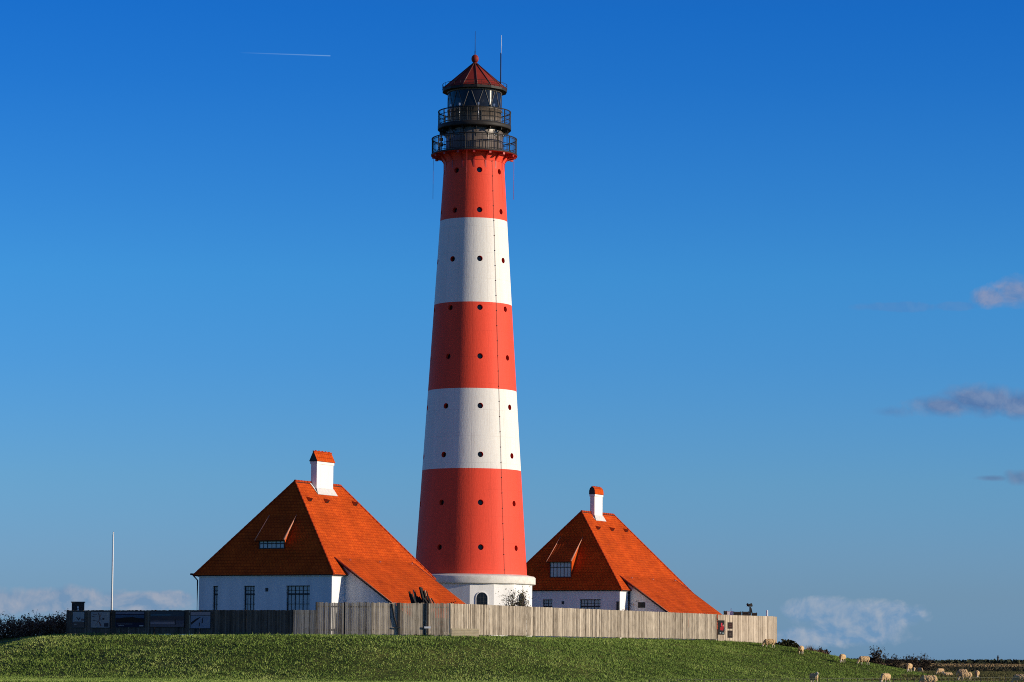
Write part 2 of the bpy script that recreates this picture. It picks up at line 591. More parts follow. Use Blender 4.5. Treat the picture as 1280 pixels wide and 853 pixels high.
# smooth profile samples, with exact band edges
zs = sorted(set([prof[0][1] - .1] + [z for _, z in prof] + list(np.linspace(prof[0][1] + .5, Z190 - .5, 26))))
zs = [z for i, z in enumerate(zs) if i == 0 or z - zs[i - 1] > .05]
pcoef = np.polyfit([z for _, z in prof], [r for r, _ in prof], 2)
R_ = lambda z: float(np.polyval(pcoef, z))
pr = [(R_(z), z) for z in zs]


def band(z):
    return 0 if z < Z585 else 1 if z < Z485 else 0 if z < Z377 else 1 if z < Z272 else 0


mis = [band((pr[i][1] + pr[i + 1][1]) / 2) for i in range(len(pr) - 1)]
mb = MB(); mb.lathe(pr, 112, mis=mis)
shaft = mb.build('shaft', [mat_red, mat_white], lt)

rows = [212, 262, 323, 384, 445, 507, 568, 628, 684]
azs = [R(a) for a in (-79, -34, 11, 56, 101)]    # from the viewer's side, positive to the right
holes = []
for py in rows:
    z = tz(py, 0)
    for _ in range(3): z = tz(py, R_(z))
    for a in azs:
        holes.append((a, z))
cut = MB()
for a, z in holes:
    d = Vector((math.sin(a), -math.cos(a), 0)); r = R_(z)
    cut.tube([d * (r - .33) + Vector((0, 0, z)), d * (r + .5) + Vector((0, 0, z))], .205, 20, smooth=False)
co_ = cut.build('cutter', [mat_red], None)
co_.location = lt.location
md = shaft.modifiers.new('b', 'BOOLEAN'); md.object = co_; md.operation = 'DIFFERENCE'; md.solver = 'EXACT'
bpy.context.view_layer.update()
dg = bpy.context.evaluated_depsgraph_get()
me2 = bpy.data.meshes.new_from_object(shaft.evaluated_get(dg))
if len(me2.polygons) > 1000:
    shaft.modifiers.clear(); shaft.data = me2
bpy.data.objects.remove(co_)
for p in shaft.data.polygons:
    if p.area > 0 and len(p.vertices) >= 4:
        c = p.center; n = p.normal
        if abs(n.z) < .5 and (c.x * n.x + c.y * n.y) > .5 * math.hypot(c.x, c.y): p.use_smooth = True
        else: p.use_smooth = False

sm_ = shaft.data
nl = [None] * len(sm_.loops)
for p in sm_.polygons:
    for li in p.loop_indices:
        if p.use_smooth:
            v = sm_.vertices[sm_.loops[li].vertex_index].co
            nl[li] = Vector((v.x, v.y, .067 * math.hypot(v.x, v.y))).normalized()
        else: nl[li] = p.normal.copy()
sm_.normals_split_custom_set(nl)

for m_ in (mat_red, mat_white):
    # cast plates: faint courses and vertical joints, plus a lumpy paint skin
    t = NT.__new__(NT); t.nt = m_.node_tree
    b = next(n for n in t.nt.nodes if n.type == 'BSDF_PRINCIPLED')
    g_ = t.n('ShaderNodeTexCoord').outputs['Object']; sp_ = t.n('ShaderNodeSeparateXYZ'); t.l(g_, sp_.inputs[0])
    cv = t.n('ShaderNodeCombineXYZ'); t.l(t.math('MULTIPLY', t.math('ARCTAN2', sp_.outputs[1], sp_.outputs[0]), 3.0), cv.inputs[0]); t.l(sp_.outputs[2], cv.inputs[1])
    br = t.n('ShaderNodeTexBrick'); t.l(cv.outputs[0], br.inputs['Vector']); br.inputs['Scale'].default_value = 1
    br.inputs['Brick Width'].default_value = 1.178; br.inputs['Row Height'].default_value = 1.9; br.inputs['Mortar Size'].default_value = .02; br.inputs['Mortar Smooth'].default_value = .8; br.offset = 0
    br.inputs['Color1'].default_value = br.inputs['Color2'].default_value = (1, 1, 1, 1); br.inputs['Mortar'].default_value = (0, 0, 0, 1)
    hgt = t.math('ADD', t.math('MULTIPLY', br.outputs['Color'], .25), t.noise(t.mapping(g_, (7, 7, 2.2)), 1.3, 4, .6))
    bump(t, b, hgt, .28, .03)
    # rain streaks and chalky fading
    old = b.inputs['Base Color'].links[0].from_socket
    st = t.noise(t.mapping(cv.outputs[0], (5, .28, 1)), 1.4, 5, .62)
    c = t.mix(t.ramp(st, [(.56, 0.0), (.78, .28)]), old, (.34, .25, .19) if m_ is mat_white else (.36, .03, .02))
    c = t.mix(t.ramp(br.outputs['Color'], [(.0, .22), (.6, 0.0)]), c, (.3, .2, .15) if m_ is mat_white else (.25, .03, .02))
    t.l(c, b.inputs['Base Color'])

pm = MB()
pm.tube([(0, -.02, 0), (0, .02, 0)], .203, 20, mi=0)
for s in range(20):
    t0, t1 = 2 * PI * s / 20, 2 * PI * (s + 1) / 20
    q = lambda r, t, y: (r * math.cos(t), y, r * math.sin(t))
    pm.add([q(.155, t0, -.03), q(.155, t1, -.03), q(.2035, t1, -.03), q(.2035, t0, -.03)], [(0, 1, 2, 3)], 1)
proto = None
for a, z in holes:
    d = Vector((math.sin(a), -math.cos(a), 0)); r = R_(z) - .30
    loc = d * r + Vector((0, 0, z))
    if proto is None:
        proto = pm.build('porthole', [mat_darkpane, mat_black], lt); proto.location = loc; proto.rotation_euler = (0, 0, a)
    else: child_copy(proto, lt, loc, (0, 0, a))

# lightning cable
cb = MB(); az = R(37)
pts = []
for k in range(40):
    z = prof[0][1] + (Z190 - .6 - prof[0][1]) * k / 39
    r = R_(z) + .03; pts.append((math.sin(az) * r, -math.cos(az) * r, z))
cb.tube(pts, .011, 6)
for k in range(28):
    z = prof[0][1] + .4 + (Z190 - 1 - prof[0][1]) * k / 27
    r = R_(z) + .02
    cb.box(-.022, .022, -.035, .02, -.03, .03, M=Matrix.Translation((math.sin(az) * r, -math.cos(az) * r, z)) @ Matrix.Rotation(az, 4, 'Z'))
cb.build('lightning_cable', mat_simple('weathered_cable', (.16, .09, .07), .8, .2, 4), lt)

# sixteen-sided white base with overhanging cornice
RB = 4.42
PH = -PI / 2
zc_top = z_pl; zc_bot = tz(729.5, 4.7)
mb = MB()
mb.lathe([(RB, LZ0), (RB, zc_bot + .1)], 16, ph=PH, smooth=False)
base = mb.build('base_wall', mat_wall, lt)
mb = MB()
mb.lathe([(RB + .02, zc_bot), (RB + .24, zc_bot + .05), (RB + .24, zc_top - .12), (RB + .14, zc_top - .03), (prof[0][0] - .1, zc_top + .1)], 96)
mb.build('cornice', mat_simple('stained_white_cornice', (.72, .69, .62), .8, .22, 1.8, bstr=.3), lt, bevel=.01)
# arched windows
aw_proto = None
for a in (R(-33.75), R(11.25), R(56.25)):
    rr = RB * math.cos(PI / 16)
    zt = tz(740.5, 4.4) ; w = .40; zb = zt - 1.75
    def arch(w, zt, zb, n=10): return [(-w, zb), (w, zb)] + [(w * math.cos(PI * k / n), zt - w + w * math.sin(PI * k / n)) for k in range(n + 1)]
    mb = MB()
    o1 = arch(w + .05, zt + .05, zb - .03); o2 = arch(w, zt, zb)
    n = len(o1)
    for k in range(n):
        j = (k + 1) % n
        A, B, C, D = o1[k], o1[j], o2[j], o2[k]
        mb.add([(A[0], -.06, A[1]), (B[0], -.06, B[1]), (C[0], -.06, C[1]), (D[0], -.06, D[1]),
                (A[0], .02, A[1]), (B[0], .02, B[1]), (C[0], .02, C[1]), (D[0], .02, D[1])], [(0, 1, 2, 3), (0, 4, 5, 1), (3, 2, 6, 7)], 0)
    for xx in (-.13, .13): mb.box(xx - .015, xx + .015, -.03, -.01, zb, zt - .1, 1)
    for k in range(1, 6): mb.box(-w, w, -.032, -.012, zb + k * .28, zb + k * .28 + .02, 1)
    wn = mb.build('window', [mat_wall, mat_frame], lt)
    mb = MB(); mb.poly([(x, -.006, z) for x, z in arch(w, zt, zb)])
    pn = mb.build('pane', mat_darkpane, wn)
    wn.location = (math.sin(a) * rr, -math.cos(a) * rr, 0); wn.rotation_euler = (0, 0, a)


def ring_rail(name, R0, z0, hgt, nb, parent, bars=True, mids=(.5,), npost=16, rb=.011):
    mb = MB(); N = 72
    def ring(z, r, Rr=R0):
        mb.lathe([(Rr - r, z - r), (Rr + r, z - r), (Rr + r, z + r), (Rr - r, z + r)], N, closed=True, cap=False)
    ring(z0 + hgt, .032)
    for m_ in mids: ring(z0 + hgt * m_, .016)
    ring(z0 + .08, .016)
    if bars:
        for k in range(nb):
            t = 2 * PI * k / nb
            x, y = R0 * math.cos(t), R0 * math.sin(t)
            mb.tube([(x, y, z0), (x, y, z0 + hgt)], rb, 4, cap=False)
    for k in range(npost):
        t = 2 * PI * (k + .5) / npost
        x, y = R0 * math.cos(t), R0 * math.sin(t)
        mb.tube([(x, y, z0 - .1), (x, y, z0 + hgt)], .03, 6, cap=False)
    return mb.build(name, mat_black, parent)


# lower gallery
zd = tz(187.2, 3.16)           # underside of the deck edge
RG = 3.12
mb = MB()
mb.lathe([(1.9, zd + .02), (RG - .05, zd + .02), (RG, zd + .0), (RG + .03, zd + .02), (RG + .03, zd + .12), (RG - .02, zd + .14), (1.9, zd + .14)], 80, mis=[1, 1, 1, 0, 0, 0], cap=False)
g1 = mb.build('gallery', [mat_black, mat_redunder], lt)
ring_rail('railing', RG - .03, zd + .14, 1.12, 132, g1, mids=(.5, .9), rb=.013)
for k in range(16):
    a = R(.5 + 22.5 * k)
    mb = MB(); n = 7; pts = []
    ri = R_(zd - .9) + .0
    for q in range(n + 1):
        t = q / n * PI / 2
        pts.append((ri - .1 + (RG - .15 - ri + .1) * (1 - math.cos(t)), zd - 1.05 + 1.0 * math.sin(t)))
    for (x0, z0), (x1, z1) in zip(pts[:-1], pts[1:]):
        for sg in (1,):
            vs = []
            for yy in (-.045, .045):
                vs += [(x0, yy, z0), (x1, yy, z1), (x1, yy, min(z1 + .16, zd + .01)), (max(x0 - .12, ri - .15), yy, min(z0 + .16, zd + .01))]
            mb.add(vs, [(0, 1, 2, 3), (4, 7, 6, 5), (0, 4, 5, 1), (2, 6, 7, 3)], 0)
    mb.box(ri - .1, RG - .1, -.05, .05, zd - .12, zd + .015)
    mb.box(RG - .22, RG - .06, -.08, .08, zd - .16, zd - .0)
    mb.box(ri - .1, ri + .02, -.05, .05, zd - 1.1, zd)
    bk = mb.build('bracket', mat_redunder, g1)
    bk.rotation_euler = (0, 0, a - PI / 2)
# red flare below the deck
mb = MB()
mb.lathe([(R_(zd - .55) + .03, zd - .55), (R_(zd) + .1, zd - .38), (R_(zd) + .26, zd - .14), (R_(zd) + .32, zd + .01)], 80, cap=False)
mb.build('collar', mat_red, lt)

# service room
zr0 = zd + .14
zd2 = tz(155.6, 2.66)
mb = MB()
mb.lathe([(2.10, zr0), (2.10, zr0 + .12), (2.06, zr0 + .14), (2.06, zd2 + .1)], 72, cap=False)
for k in range(12):
    a = 2 * PI * k / 12
    mb.box(-.03, .03, -2.085, -2.05, zr0 + .15, zd2, M=Matrix.Rotation(a, 4, 'Z'))
mb.build('service_room', mat_blackroom, lt)
zw = tz(163.5, 2.1)
mat_ring = mat_simple('grey_window_ring', (.20, .18, .17), .6, .2, 4)
for a in (-79, -37, 5, 49, 94):
    if a == 5: continue
    mb = MB(); a = R(a)
    mb.tube([(0, -.03, 0), (0, .03, 0)], .27, 20, mi=0)
    mb.tube([(0, -.045, 0), (0, .02, 0)], .20, 20, mi=1)
    w_ = mb.build('round_window', [mat_ring, mat_darkpane], lt)
    w_.location = (2.06 * math.sin(a), -2.06 * math.cos(a), zw); w_.rotation_euler = (0, 0, a)

# upper gallery
RG2 = 2.66
mb = MB()
mb.lathe([(1.9, zd2 - .06), (2.1, zd2 - .05), (RG2 - .12, zd2 - .0), (RG2, zd2), (RG2 + .02, zd2 + .02), (RG2 + .02, zd2 + .30), (RG2 - .04, zd2 + .32), (1.5, zd2 + .32)], 80, cap=False)
g2 = mb.build('gallery', mat_black, lt)
ring_rail('railing', RG2 - .02, zd2 + .32, 1.02, 92, g2, mids=(.33, .70))
for k in range(15):
    mb = MB()
    mb.box(2.04, RG2 - .15, -.03, .03, zd2 - .2, zd2 - .02)
    for q in range(5):
        t0, t1 = q / 5 * PI / 2, (q + 1) / 5 * PI / 2
        x0, x1 = 2.04 + .5 * (1 - math.cos(t0)), 2.04 + .5 * (1 - math.cos(t1))
        z0, z1 = zd2 - .75 + .6 * math.sin(t0), zd2 - .75 + .6 * math.sin(t1)
        mb.tube([(x0, 0, z0), (x1, 0, z1)], .035, 5)
    bk = mb.build('bracket', mat_black, g2); bk.rotation_euler = (0, 0, R(4 + 24 * k) - PI / 2)

# lantern room
zl0 = zd2 + .32
ze = tz(107.6, 2.35)
zg = zl0 + 1.08
mb = MB()
mb.lathe([(1.97, zl0), (1.97, zg), (2.0, zg), (2.0, zg + .06), (1.93, zg + .06)], 72, cap=False)
mb.build('lantern_wall', mat_blackroom, lt)
mb = MB()
mb.lathe([(1.94, zg + .05), (1.94, ze + .03)], 72, cap=False)
gl = mb.build('lantern_glass', mat_lantern, lt)
mb = MB()
NA = 12
for k in range(NA):
    a0 = 2 * PI * (k + .2) / NA; a1 = 2 * PI * (k + .7) / NA; a2 = 2 * PI * (k + 1.2) / NA
    P = lambda a, z: (1.965 * math.sin(a), -1.965 * math.cos(a), z)
    for (aa, ab) in ((a0, a1), (a2, a1)):
        pts = [P(aa + (ab - aa) * s / 5, zg + .05 + (ze - zg) * s / 5) for s in range(6)]
        mb.tube(pts, .022, 5)
mb.lathe([(1.95, ze - .16), (2.0, ze - .16), (2.0, ze - .02), (1.95, ze - .02)], 72, closed=True, cap=False)
mb.build('lantern_bars', mat_simple('grey_lantern_bars', (.12, .11, .10), .5, .2, 5), lt)
mb = MB()
mb.lathe([(.5, zg - .4), (.5, zg), (.85, zg + .1), (1.0, zg + .5), (.98, zg + .9), (.8, zg + 1.25), (.4, zg + 1.4), (.4, ze)], 24)
mb.build('lamp', mat_simple('dark_lens_housing', (.06, .055, .05), .3, .3, 3), lt)
# small rods and lamps standing on the upper deck
for a in (R(-28), R(40), R(-50), R(8)):
    mb = MB(); x, y = 2.25 * math.sin(a), -2.25 * math.cos(a)
    mb.tube([(x, y, zl0), (x, y, zl0 + 1.25)], .02, 5)
    mb.box(x - .06, x + .06, y - .06, y + .06, zl0 + 1.2, zl0 + 1.36)
    mb.build('deck_lamp', mat_steel, g2)

# lantern roof: 14 flat fields between ribs
za = tz(79.5, 0.2)
NR = 14
Rr = 2.38
mb = MB()
phr = R(5)
vx = lambda k, r, z: (r * math.sin(phr + 2 * PI * k / NR), -r * math.cos(phr + 2 * PI * k / NR), z)
for k in range(NR):
    mb.add([vx(k, Rr, ze + .14), vx(k + 1, Rr, ze + .14), vx(k + 1, .17, za), vx(k, .17, za)], [(0, 1, 2, 3)], 0)
    mb.add([vx(k, Rr, ze + .14), vx(k + 1, Rr, ze + .14), vx(k + 1, Rr, ze - .05), vx(k, Rr, ze - .05)], [(3, 2, 1, 0)], 1)
    mb.add([vx(k, Rr, ze - .05), vx(k + 1, Rr, ze - .05), vx(k + 1, 1.9, ze - .05), vx(k, 1.9, ze - .05)], [(0, 3, 2, 1)], 1)
rf = mb.build('lantern_roof', [mat_redroof, mat_black], lt)
mb = MB()
for k in range(NR):
    mb.tube([vx(k, Rr, ze + .16), vx(k, .17, za + .02)], .035, 5)
mb.build('roof_rib', mat_simple('brown_roof_rib', (.10, .03, .025), .5, .2, 3), rf)
# eave guard
mb = MB()
for (zz) in (ze + .22, ze + .48):
    mb.lathe([(Rr - .03, zz - .012), (Rr - .006, zz - .012), (Rr - .006, zz + .012), (Rr - .03, zz + .012)], 56, closed=True, cap=False)
for k in range(28):
    a = 2 * PI * k / 28
    mb.tube([((Rr - .02) * math.cos(a), (Rr - .02) * math.sin(a), ze + .1), ((Rr - .02) * math.cos(a), (Rr - .02) * math.sin(a), ze + .48)], .012, 4)
mb.build('guard_rail', mat_black, rf)
zb_ = tz(73.8, 0)
mb = MB()
prof_b = [(.17, za - .05), (.2, za + .06), (.13, za + .1), (.15, za + .16)]
rb = .27
for k in range(9):
    t = -PI / 2 + .5 + (PI - .5) * k / 8
    prof_b.append((max(.03, rb * math.cos(t)), zb_ + rb * 1.18 * math.sin(t)))
mb.lathe(prof_b, 24)
mb.build('ball_finial', mat_redroof, lt)
mb = MB(); zt_ = tz(39, 0)
mb.tube([(0, 0, zb_), (0, 0, zb_ + .6)], .035, 6); mb.tube([(0, 0, zb_ + .6), (0, 0, zt_)], [.022, .012], 6)
mb.build('lightning_rod', mat_black, lt)
ax = (625.3 - 593.0) * mpp(za); zt_ = tz(45, 0)
mb = MB(); mb.tube([(ax, -.3, ze), (ax, -.3, tz(67, 0))], .04, 6)
mb.tube([(ax + .03, -.3, tz(68, 0)), (ax + .03, -.3, zt_)], .014, 6, mi=1)
mb.build('antenna', [mat_black, mat_polewhite], lt)
# rods hanging below the lower gallery
for a, zl in ((-70, 250), (-9, 242), (67, 250)):
    a = R(a); x, y = (RG + .02) * math.sin(a), -(RG + .02) * math.cos(a)
    mb = MB(); mb.tube([(x, y, zd), (x, y, tz(zl, 1))], .014, 5)
    mb.build('hanging_rod', mat_redunder, lt)
# sensor arm on the left of the lower gallery
mb = MB(); a = R(-74); x, y = 2.5 * math.sin(a), -2.5 * math.cos(a)
mb.tube([(x, y, zr0), (x, y, zr0 + 1.9)], .03, 6)
for q in (.5, .9, 1.3): mb.box(x - .12, x + .12, y - .1, y + .1, zr0 + q, zr0 + q + .22)
mb.build('instrument_mast', mat_black, g1)

# ------------------------------------------------------------------ houses
# house axes: x along the ridge away from the viewer, y = -v, so the sunlit side is at negative y
W = 10.32; HW = W / 2; INS = 3.766; RL = 5.962; RISE = 6.092; A1 = 1.595; ZB = .993; SL = .685
LH = 2 * INS + RL
E0 = EAVE
BB = HW * (1 - ZB / RISE)
WZT = 5.92
GH = 2.55


def slab(mb, P, th, uvo, uvd, mi=0, edge=1):
    """roof plane with thickness; P outline (3-D), uv from directions"""
    P = [Vector(p) for p in P]
    n = (P[1] - P[0]).cross(P[2] - P[0]).normalized()
    if n.z < 0: P = P[::-1]; n = -n
    o = Vector(uvo); d = Vector(uvd).normalized(); up = n.cross(d)
    if up.z < 0: up = -up
    uv = [((p - o).dot(d) + 20, (p - o).dot(up) + 20) for p in P]
    mb.poly(P, mi, uv)
    Q = [p - n * th for p in P]
    mb.poly(Q[::-1], edge)
    k = len(P)
    for i in range(k):
        j = (i + 1) % k
        mb.add([P[j], P[i], Q[i], Q[j]], [(0, 1, 2, 3)], edge)


mat_verge = mat_simple('pale_verge_mortar', (.60, .25, .15), .8, .2, 5)


def hip_a(z): return (z - E0) / RISE * INS
def roof_b(z): return HW * (1 - (z - E0) / RISE)


def window_part(parent, plane, c0, c1, z0, z1, cols, rowsz, frame=.055, thick=.07, vertical='b', side='near', mat=None):
    """casement facing -x of the house at x=plane; c0..c1 are v-coordinates"""
    mb = MB()
    x0, x1 = plane, plane + thick
    y0, y1 = -c1, -c0
    mb.box(x0, x1, y0, y0 + frame, z0, z1); mb.box(x0, x1, y1 - frame, y1, z0, z1)
    mb.box(x0 - .002, x1, y0, y1, z1 - frame, z1 + .001); mb.box(x0 - .002, x1, y0, y1, z0 - .001, z0 + frame)
    for k in range(1, cols):
        yy = y0 + (y1 - y0) * k / cols
        w = frame * .65
        mb.box(x0 + .003, x1, yy - w / 2, yy + w / 2, z0 + frame, z1 - frame)
    for (zz, w) in rowsz:
        mb.box(x0 + .006, x1, y0 + frame, y1 - frame, zz - w / 2, zz + w / 2)
    # thin glazing bars in each light
    for k in range(cols):
        yy = y0 + (y1 - y0) * (k + .5) / cols
        mb.box(x0 + .02, x1 - .01, yy - .012, yy + .012, z0 + frame, z1 - frame)
    wn = mb.build('window', mat or mat_frame, parent)
    mb = MB(); mb.box(x1 - .025, x1 + .01, y0 + .01, y1 - .01, z0 + .01, z1 - .01)
    mb.build('pane', mat_pane, wn)
    return wn


def house(name, label, O, chim, dormer, extra):
    h = thing(name, label, 'house', (O[0], O[1], 0), PI / 2 - THETA)
    g = GH - .3
    # ---- walls
    wx = .18; wb = HW - .18; t = .3
    ops = [(-3.92, -3.52), (-1.56, -.72), (1.62, 3.36)]
    mb = MB()
    # near gable wall with real openings
    zs0, zs1 = 4.15, WZT
    cuts = [-wb] + [c for o_ in ops for c in o_] + [wb]
    for i in range(0, len(cuts), 2):
        mb.box(wx, wx + t, -cuts[i + 1], -cuts[i], zs0, zs1)
    mb.box(wx, wx + t, -wb, wb, g, zs0); mb.box(wx, wx + t, -wb, wb, zs1, E0 - .02)
    mb.box(LH - wx - t, LH - wx, -wb, wb, g, E0 - .02)
    mb.box(wx + t, LH - wx - t, -wb, -wb + t, g, E0 - .02)
    mb.box(wx + t, LH - wx - t, wb - t, wb, g, E0 - .02)
    mb.box(wx + t, wx + t + .02, -wb + t, wb - t, g, E0 - .02, 1)
    wall = mb.build('wall', [mat_wall, mat_black], h)
    # frieze under the eaves
    mb = MB()
    for (x0, x1, y0, y1) in ((wx - .07, wx + .05, -wb - .07, wb + .07), (LH - wx - .05, LH - wx + .07, -wb - .07, wb + .07)):
        mb.box(x0, x1, y0, y1, E0 - .24, E0 - .025); mb.box(x0 - .05, x1, y0 - .05, y1 + .05, E0 - .10, E0 - .026)
    for yy, sg in ((-wb, -1), (wb, 1)):
        ya, yb = sorted((yy - sg * .05, yy + sg * .07))
        mb.box(wx + .051, LH - wx - .051, ya, yb, E0 - .238, E0 - .027)
        ya, yb = sorted((yy - sg * .05, yy + sg * .12))
        mb.box(wx + .052, LH - wx - .052, ya, yb, E0 - .098, E0 - .028)
    mb.build('frieze', mat_wall, h)
    # ---- windows
    for (c0, c1) in ops:
        cols = 1 if c1 - c0 < .5 else (2 if c1 - c0 < 1 else 3)
        window_part(h, wx + .14, c0, c1, 4.15, WZT, cols, [(5.38, .10), (5.62, .025), (4.75, .03)])
    mb = MB(); mb.box(wx - .02, wx + .01, -.27, -.07, 5.55, 5.78); mb.build('wall_vent', mat_frame, h)
    # ---- main roof, hipped at both ends, with the catslide on the sunlit side
    e = .10
    ez = E0 - e * RISE / HW
    mb = MB()
    Nn = (INS, 0, E0 + RISE); Nf = (INS + RL, 0, E0 + RISE)
    c_nl = (-e * .6, HW + e, ez); c_nr = (-e * .6, -HW - e, ez); c_fl = (LH + e * .6, HW + e, ez); c_fr = (LH + e * .6, -HW - e, ez)
    slab(mb, [c_nr, c_nl, Nn], .12, c_nl, (0, 1, 0))
    slab(mb, [c_fl, c_fr, Nf], .12, c_fl, (0, 1, 0))
    slab(mb, [c_nl, c_fl, Nf, Nn], .12, c_nl, (1, 0, 0))
    slab(mb, [c_nr, c_fr, Nf, Nn], .12, c_nr, (1, 0, 0))
    roof = mb.build('roof', [mat_roof, mat_soffit], h)
    mb = MB()
    bE = 10.9
    zE = E0 + ZB - SL * (bE - BB)
    up = .03
    slab(mb, [(A1, -BB, E0 + ZB + up), (LH - A1, -BB, E0 + ZB + up), (LH - A1, -bE, zE + up), (A1, -bE, zE + up)], .13, (A1, -BB, E0), (1, 0, 0))
    mb.build('catslide_roof', [mat_roof, mat_soffit], h)
    # pale mortar line on the verge
    for aa in (A1, LH - A1):
        mb = MB(); mb.tube([(aa, -BB, E0 + ZB + up), (aa, -bE, zE + up)], .035, 5)
        mb.build('verge', mat_verge, h)
    # catslide side walls
    for aa, s in ((A1 + .22, 1), (LH - A1 - .22, -1)):
        mb = MB()
        zt = lambda b: E0 + ZB - SL * (b - BB) - .13
        b0, b1 = wb - .1, bE - .45
        xa, xb = (aa, aa + .25) if s > 0 else (aa - .25, aa)
        V8 = [(x, -b, z) for x in (xa, xb) for (b, z) in ((b0, g), (b1, g), (b1, zt(b1)), (b0, zt(b0)))]
        mb.add(V8, [(0, 1, 2, 3), (7, 6, 5, 4), (0, 4, 5, 1), (2, 6, 7, 3), (1, 5, 6, 2), (0, 3, 7, 4)])
        mb.build('side_wall', mat_wall, h)
    mb = MB(); mb.box(A1 + .48, LH - A1 - .48, -(bE - .45), -(bE - .75), g, zE + .15); mb.build('low_wall', mat_wall, h)
    # ridge and hip tiles
    mb = MB()
    def cap(p, q, r=.085, lift=.02, seg=.36):
        p = Vector(p) + Vector((0, 0, lift)); q = Vector(q) + Vector((0, 0, lift)); L = (q - p).length; n = max(1, int(L / seg))
        for k in range(n):
            a = p.lerp(q, k / n); b = p.lerp(q, (k + 1.06) / n)
            mb.tube([a, b], [r * 1.08, r * .92], 6)
    cap(Nn, Nf); cap(c_nr, Nn, .075, .0); cap(c_nl, Nn, .075, .0); cap(c_fr, Nf, .075, .0); cap(c_fl, Nf, .075, .0)
    mb.build('ridge_tiles', mat_roof_dark, h)
    # gutter stub and downpipe at the far-left corner of the near end
    mb = MB()
    mb.tube([(-.10, HW + .28, E0 - .06), (LH + .1, HW + .28, E0 - .06)], .07, 6)
    mb.build('gutter', mat_frame, h)
    mb = MB(); mb.tube([(.1, HW + .26, E0 - .1), (.15, HW - .08, E0 - .45), (.15, HW - .08, GH)], .045, 6)
    mb.build('downpipe', mat_frame, h)
    # roof hoods (vents) and hooks
    for a_ in extra['vents']:
        b_ = extra['vb']; z_ = E0 + RISE * (1 - b_ / HW)
        mb = MB(); s = .18
        d = Vector((0, -HW, -RISE)).normalized(); nn = Vector((0, -RISE, HW)).normalized()
        P0 = Vector((a_, -b_, z_)) + nn * .02
        apex = P0 - d * .42
        L_, R2, T_ = P0 + Vector((-s, 0, 0)), P0 + Vector((s, 0, 0)), P0 + nn * .3
        mb.add([L_, R2, T_, apex], [(0, 2, 3), (1, 3, 2)], 0); mb.add([L_, R2, T_], [(0, 1, 2)], 1)
        mb.build('roof_vent', [mat_roof_dark, mat_black], h)
    for fr in (.12, .5, .92):
        a_ = A1 + (LH - 2 * A1) * fr; mb = MB()
        z_ = E0 + ZB - .35 * SL
        mb.tube([(a_, -BB - .35, z_), (a_, -BB - .42, z_ + .16), (a_, -BB - .52, z_ + .10)], .02, 5)
        mb.build('roof_hook', mat_steel, h)
    # ---- chimney
    ca, cb_, v0, v1, zce, zca = chim
    mb = MB()
    mb.box(ca, cb_, -v1, -v0, E0 + RISE - 1.2, zce)
    mb.box(ca - .045, cb_ + .045, -v1 - .045, -v0 + .045, zce - .17, zce - .003)
    ch = mb.build('chimney', mat_chim, roof)
    mb = MB(); ym = -(v0 + v1) / 2; o_ = .07 if extra.get('arched') else .1
    if extra.get('arched'):
        hw = (v1 - v0) / 2 + o_; n_ = 8
        pr_ = [(ym - hw * math.cos(PI * k / n_) , zce + (zca - zce) * math.sin(PI * k / n_) ** .7) for k in range(n_ + 1)]
        for k in range(n_):
            (ya, z_a), (yb, z_b) = pr_[k], pr_[k + 1]; u_ = k * .12
            mb.add([(ca - o_, ya, z_a), (cb_ + o_, ya, z_a), (cb_ + o_, yb, z_b), (ca - o_, yb, z_b)], [(0, 1, 2, 3)], 0, [[(0, u_), (cb_ - ca, u_), (cb_ - ca, u_ + .12), (0, u_ + .12)]])
        for xx in (ca - o_, cb_ + o_): mb.add([(xx, y, z) for y, z in pr_], [tuple(range(n_ + 1))], 1)
        mb.add([(ca - o_, ym - hw, zce), (cb_ + o_, ym - hw, zce), (cb_ + o_, ym + hw, zce), (ca - o_, ym + hw, zce)], [(0, 3, 2, 1)], 1)
    A_ = [(x, y, z) for x in (ca - o_, cb_ + o_) for (y, z) in ((-v1 - o_, zce), (-v0 + o_, zce), (ym, zca))]
    if not extra.get('arched'): mb.add(A_, [(0, 3, 5, 2), (1, 2, 5, 4)], 0, [[(0, 0), (cb_ - ca, 0), (cb_ - ca, .6), (0, .6)], [(0, 0), (0, .6), (cb_ - ca, .6), (cb_ - ca, 0)]])
    if not extra.get('arched'): mb.add(A_, [(0, 2, 1), (3, 4, 5), (0, 1, 4, 3)], 1)
    mb.build('chimney_cap', [mat_roof, mat_frame], ch)
    mb = MB()
    mb.box(ca - .1, cb_ + .1, ym - .06, ym + .06, zca - .04, zca + .02)
    for k in range(5):
        x = ca + (cb_ - ca) * (k + .5) / 5; mb.box(x - .05, x + .05, ym - .05, ym + .05, zca - .03, zca + .06)
    mb.build('chimney_ridge', mat_roof_dark, ch)
    # flashing apron
    mb = MB(); f = .22; lift = .035
    zr = lambda b: E0 + RISE * (1 - abs(b) / HW)
    nn = Vector((0, -RISE, HW)).normalized() * lift
    def pp(a, b): return Vector((a, -b, zr(b))) + nn
    for quad in ([pp(ca - f, v0), pp(ca, v0), pp(ca, v1), pp(ca - f, v1 + f)], [pp(ca - f, v1 + f), pp(ca, v1), pp(cb_, v1), pp(cb_ + f, v1 + f)],
                 [pp(cb_ + f, v1 + f), pp(cb_, v1), pp(cb_, v0), pp(cb_ + f, v0)]):
        mb.poly(quad[::-1]); mb.poly([q - nn * .6 for q in quad])
    # upstand
    mb.add([pp(ca - f, v1 + f) , pp(cb_ + f, v1 + f), Vector((cb_ + .05, -v1 - .03, zr(v1) + .2)), Vector((ca - .05, -v1 - .03, zr(v1) + .2))], [(0, 1, 2, 3)])
    mb.build('flashing', mat_lead, ch)
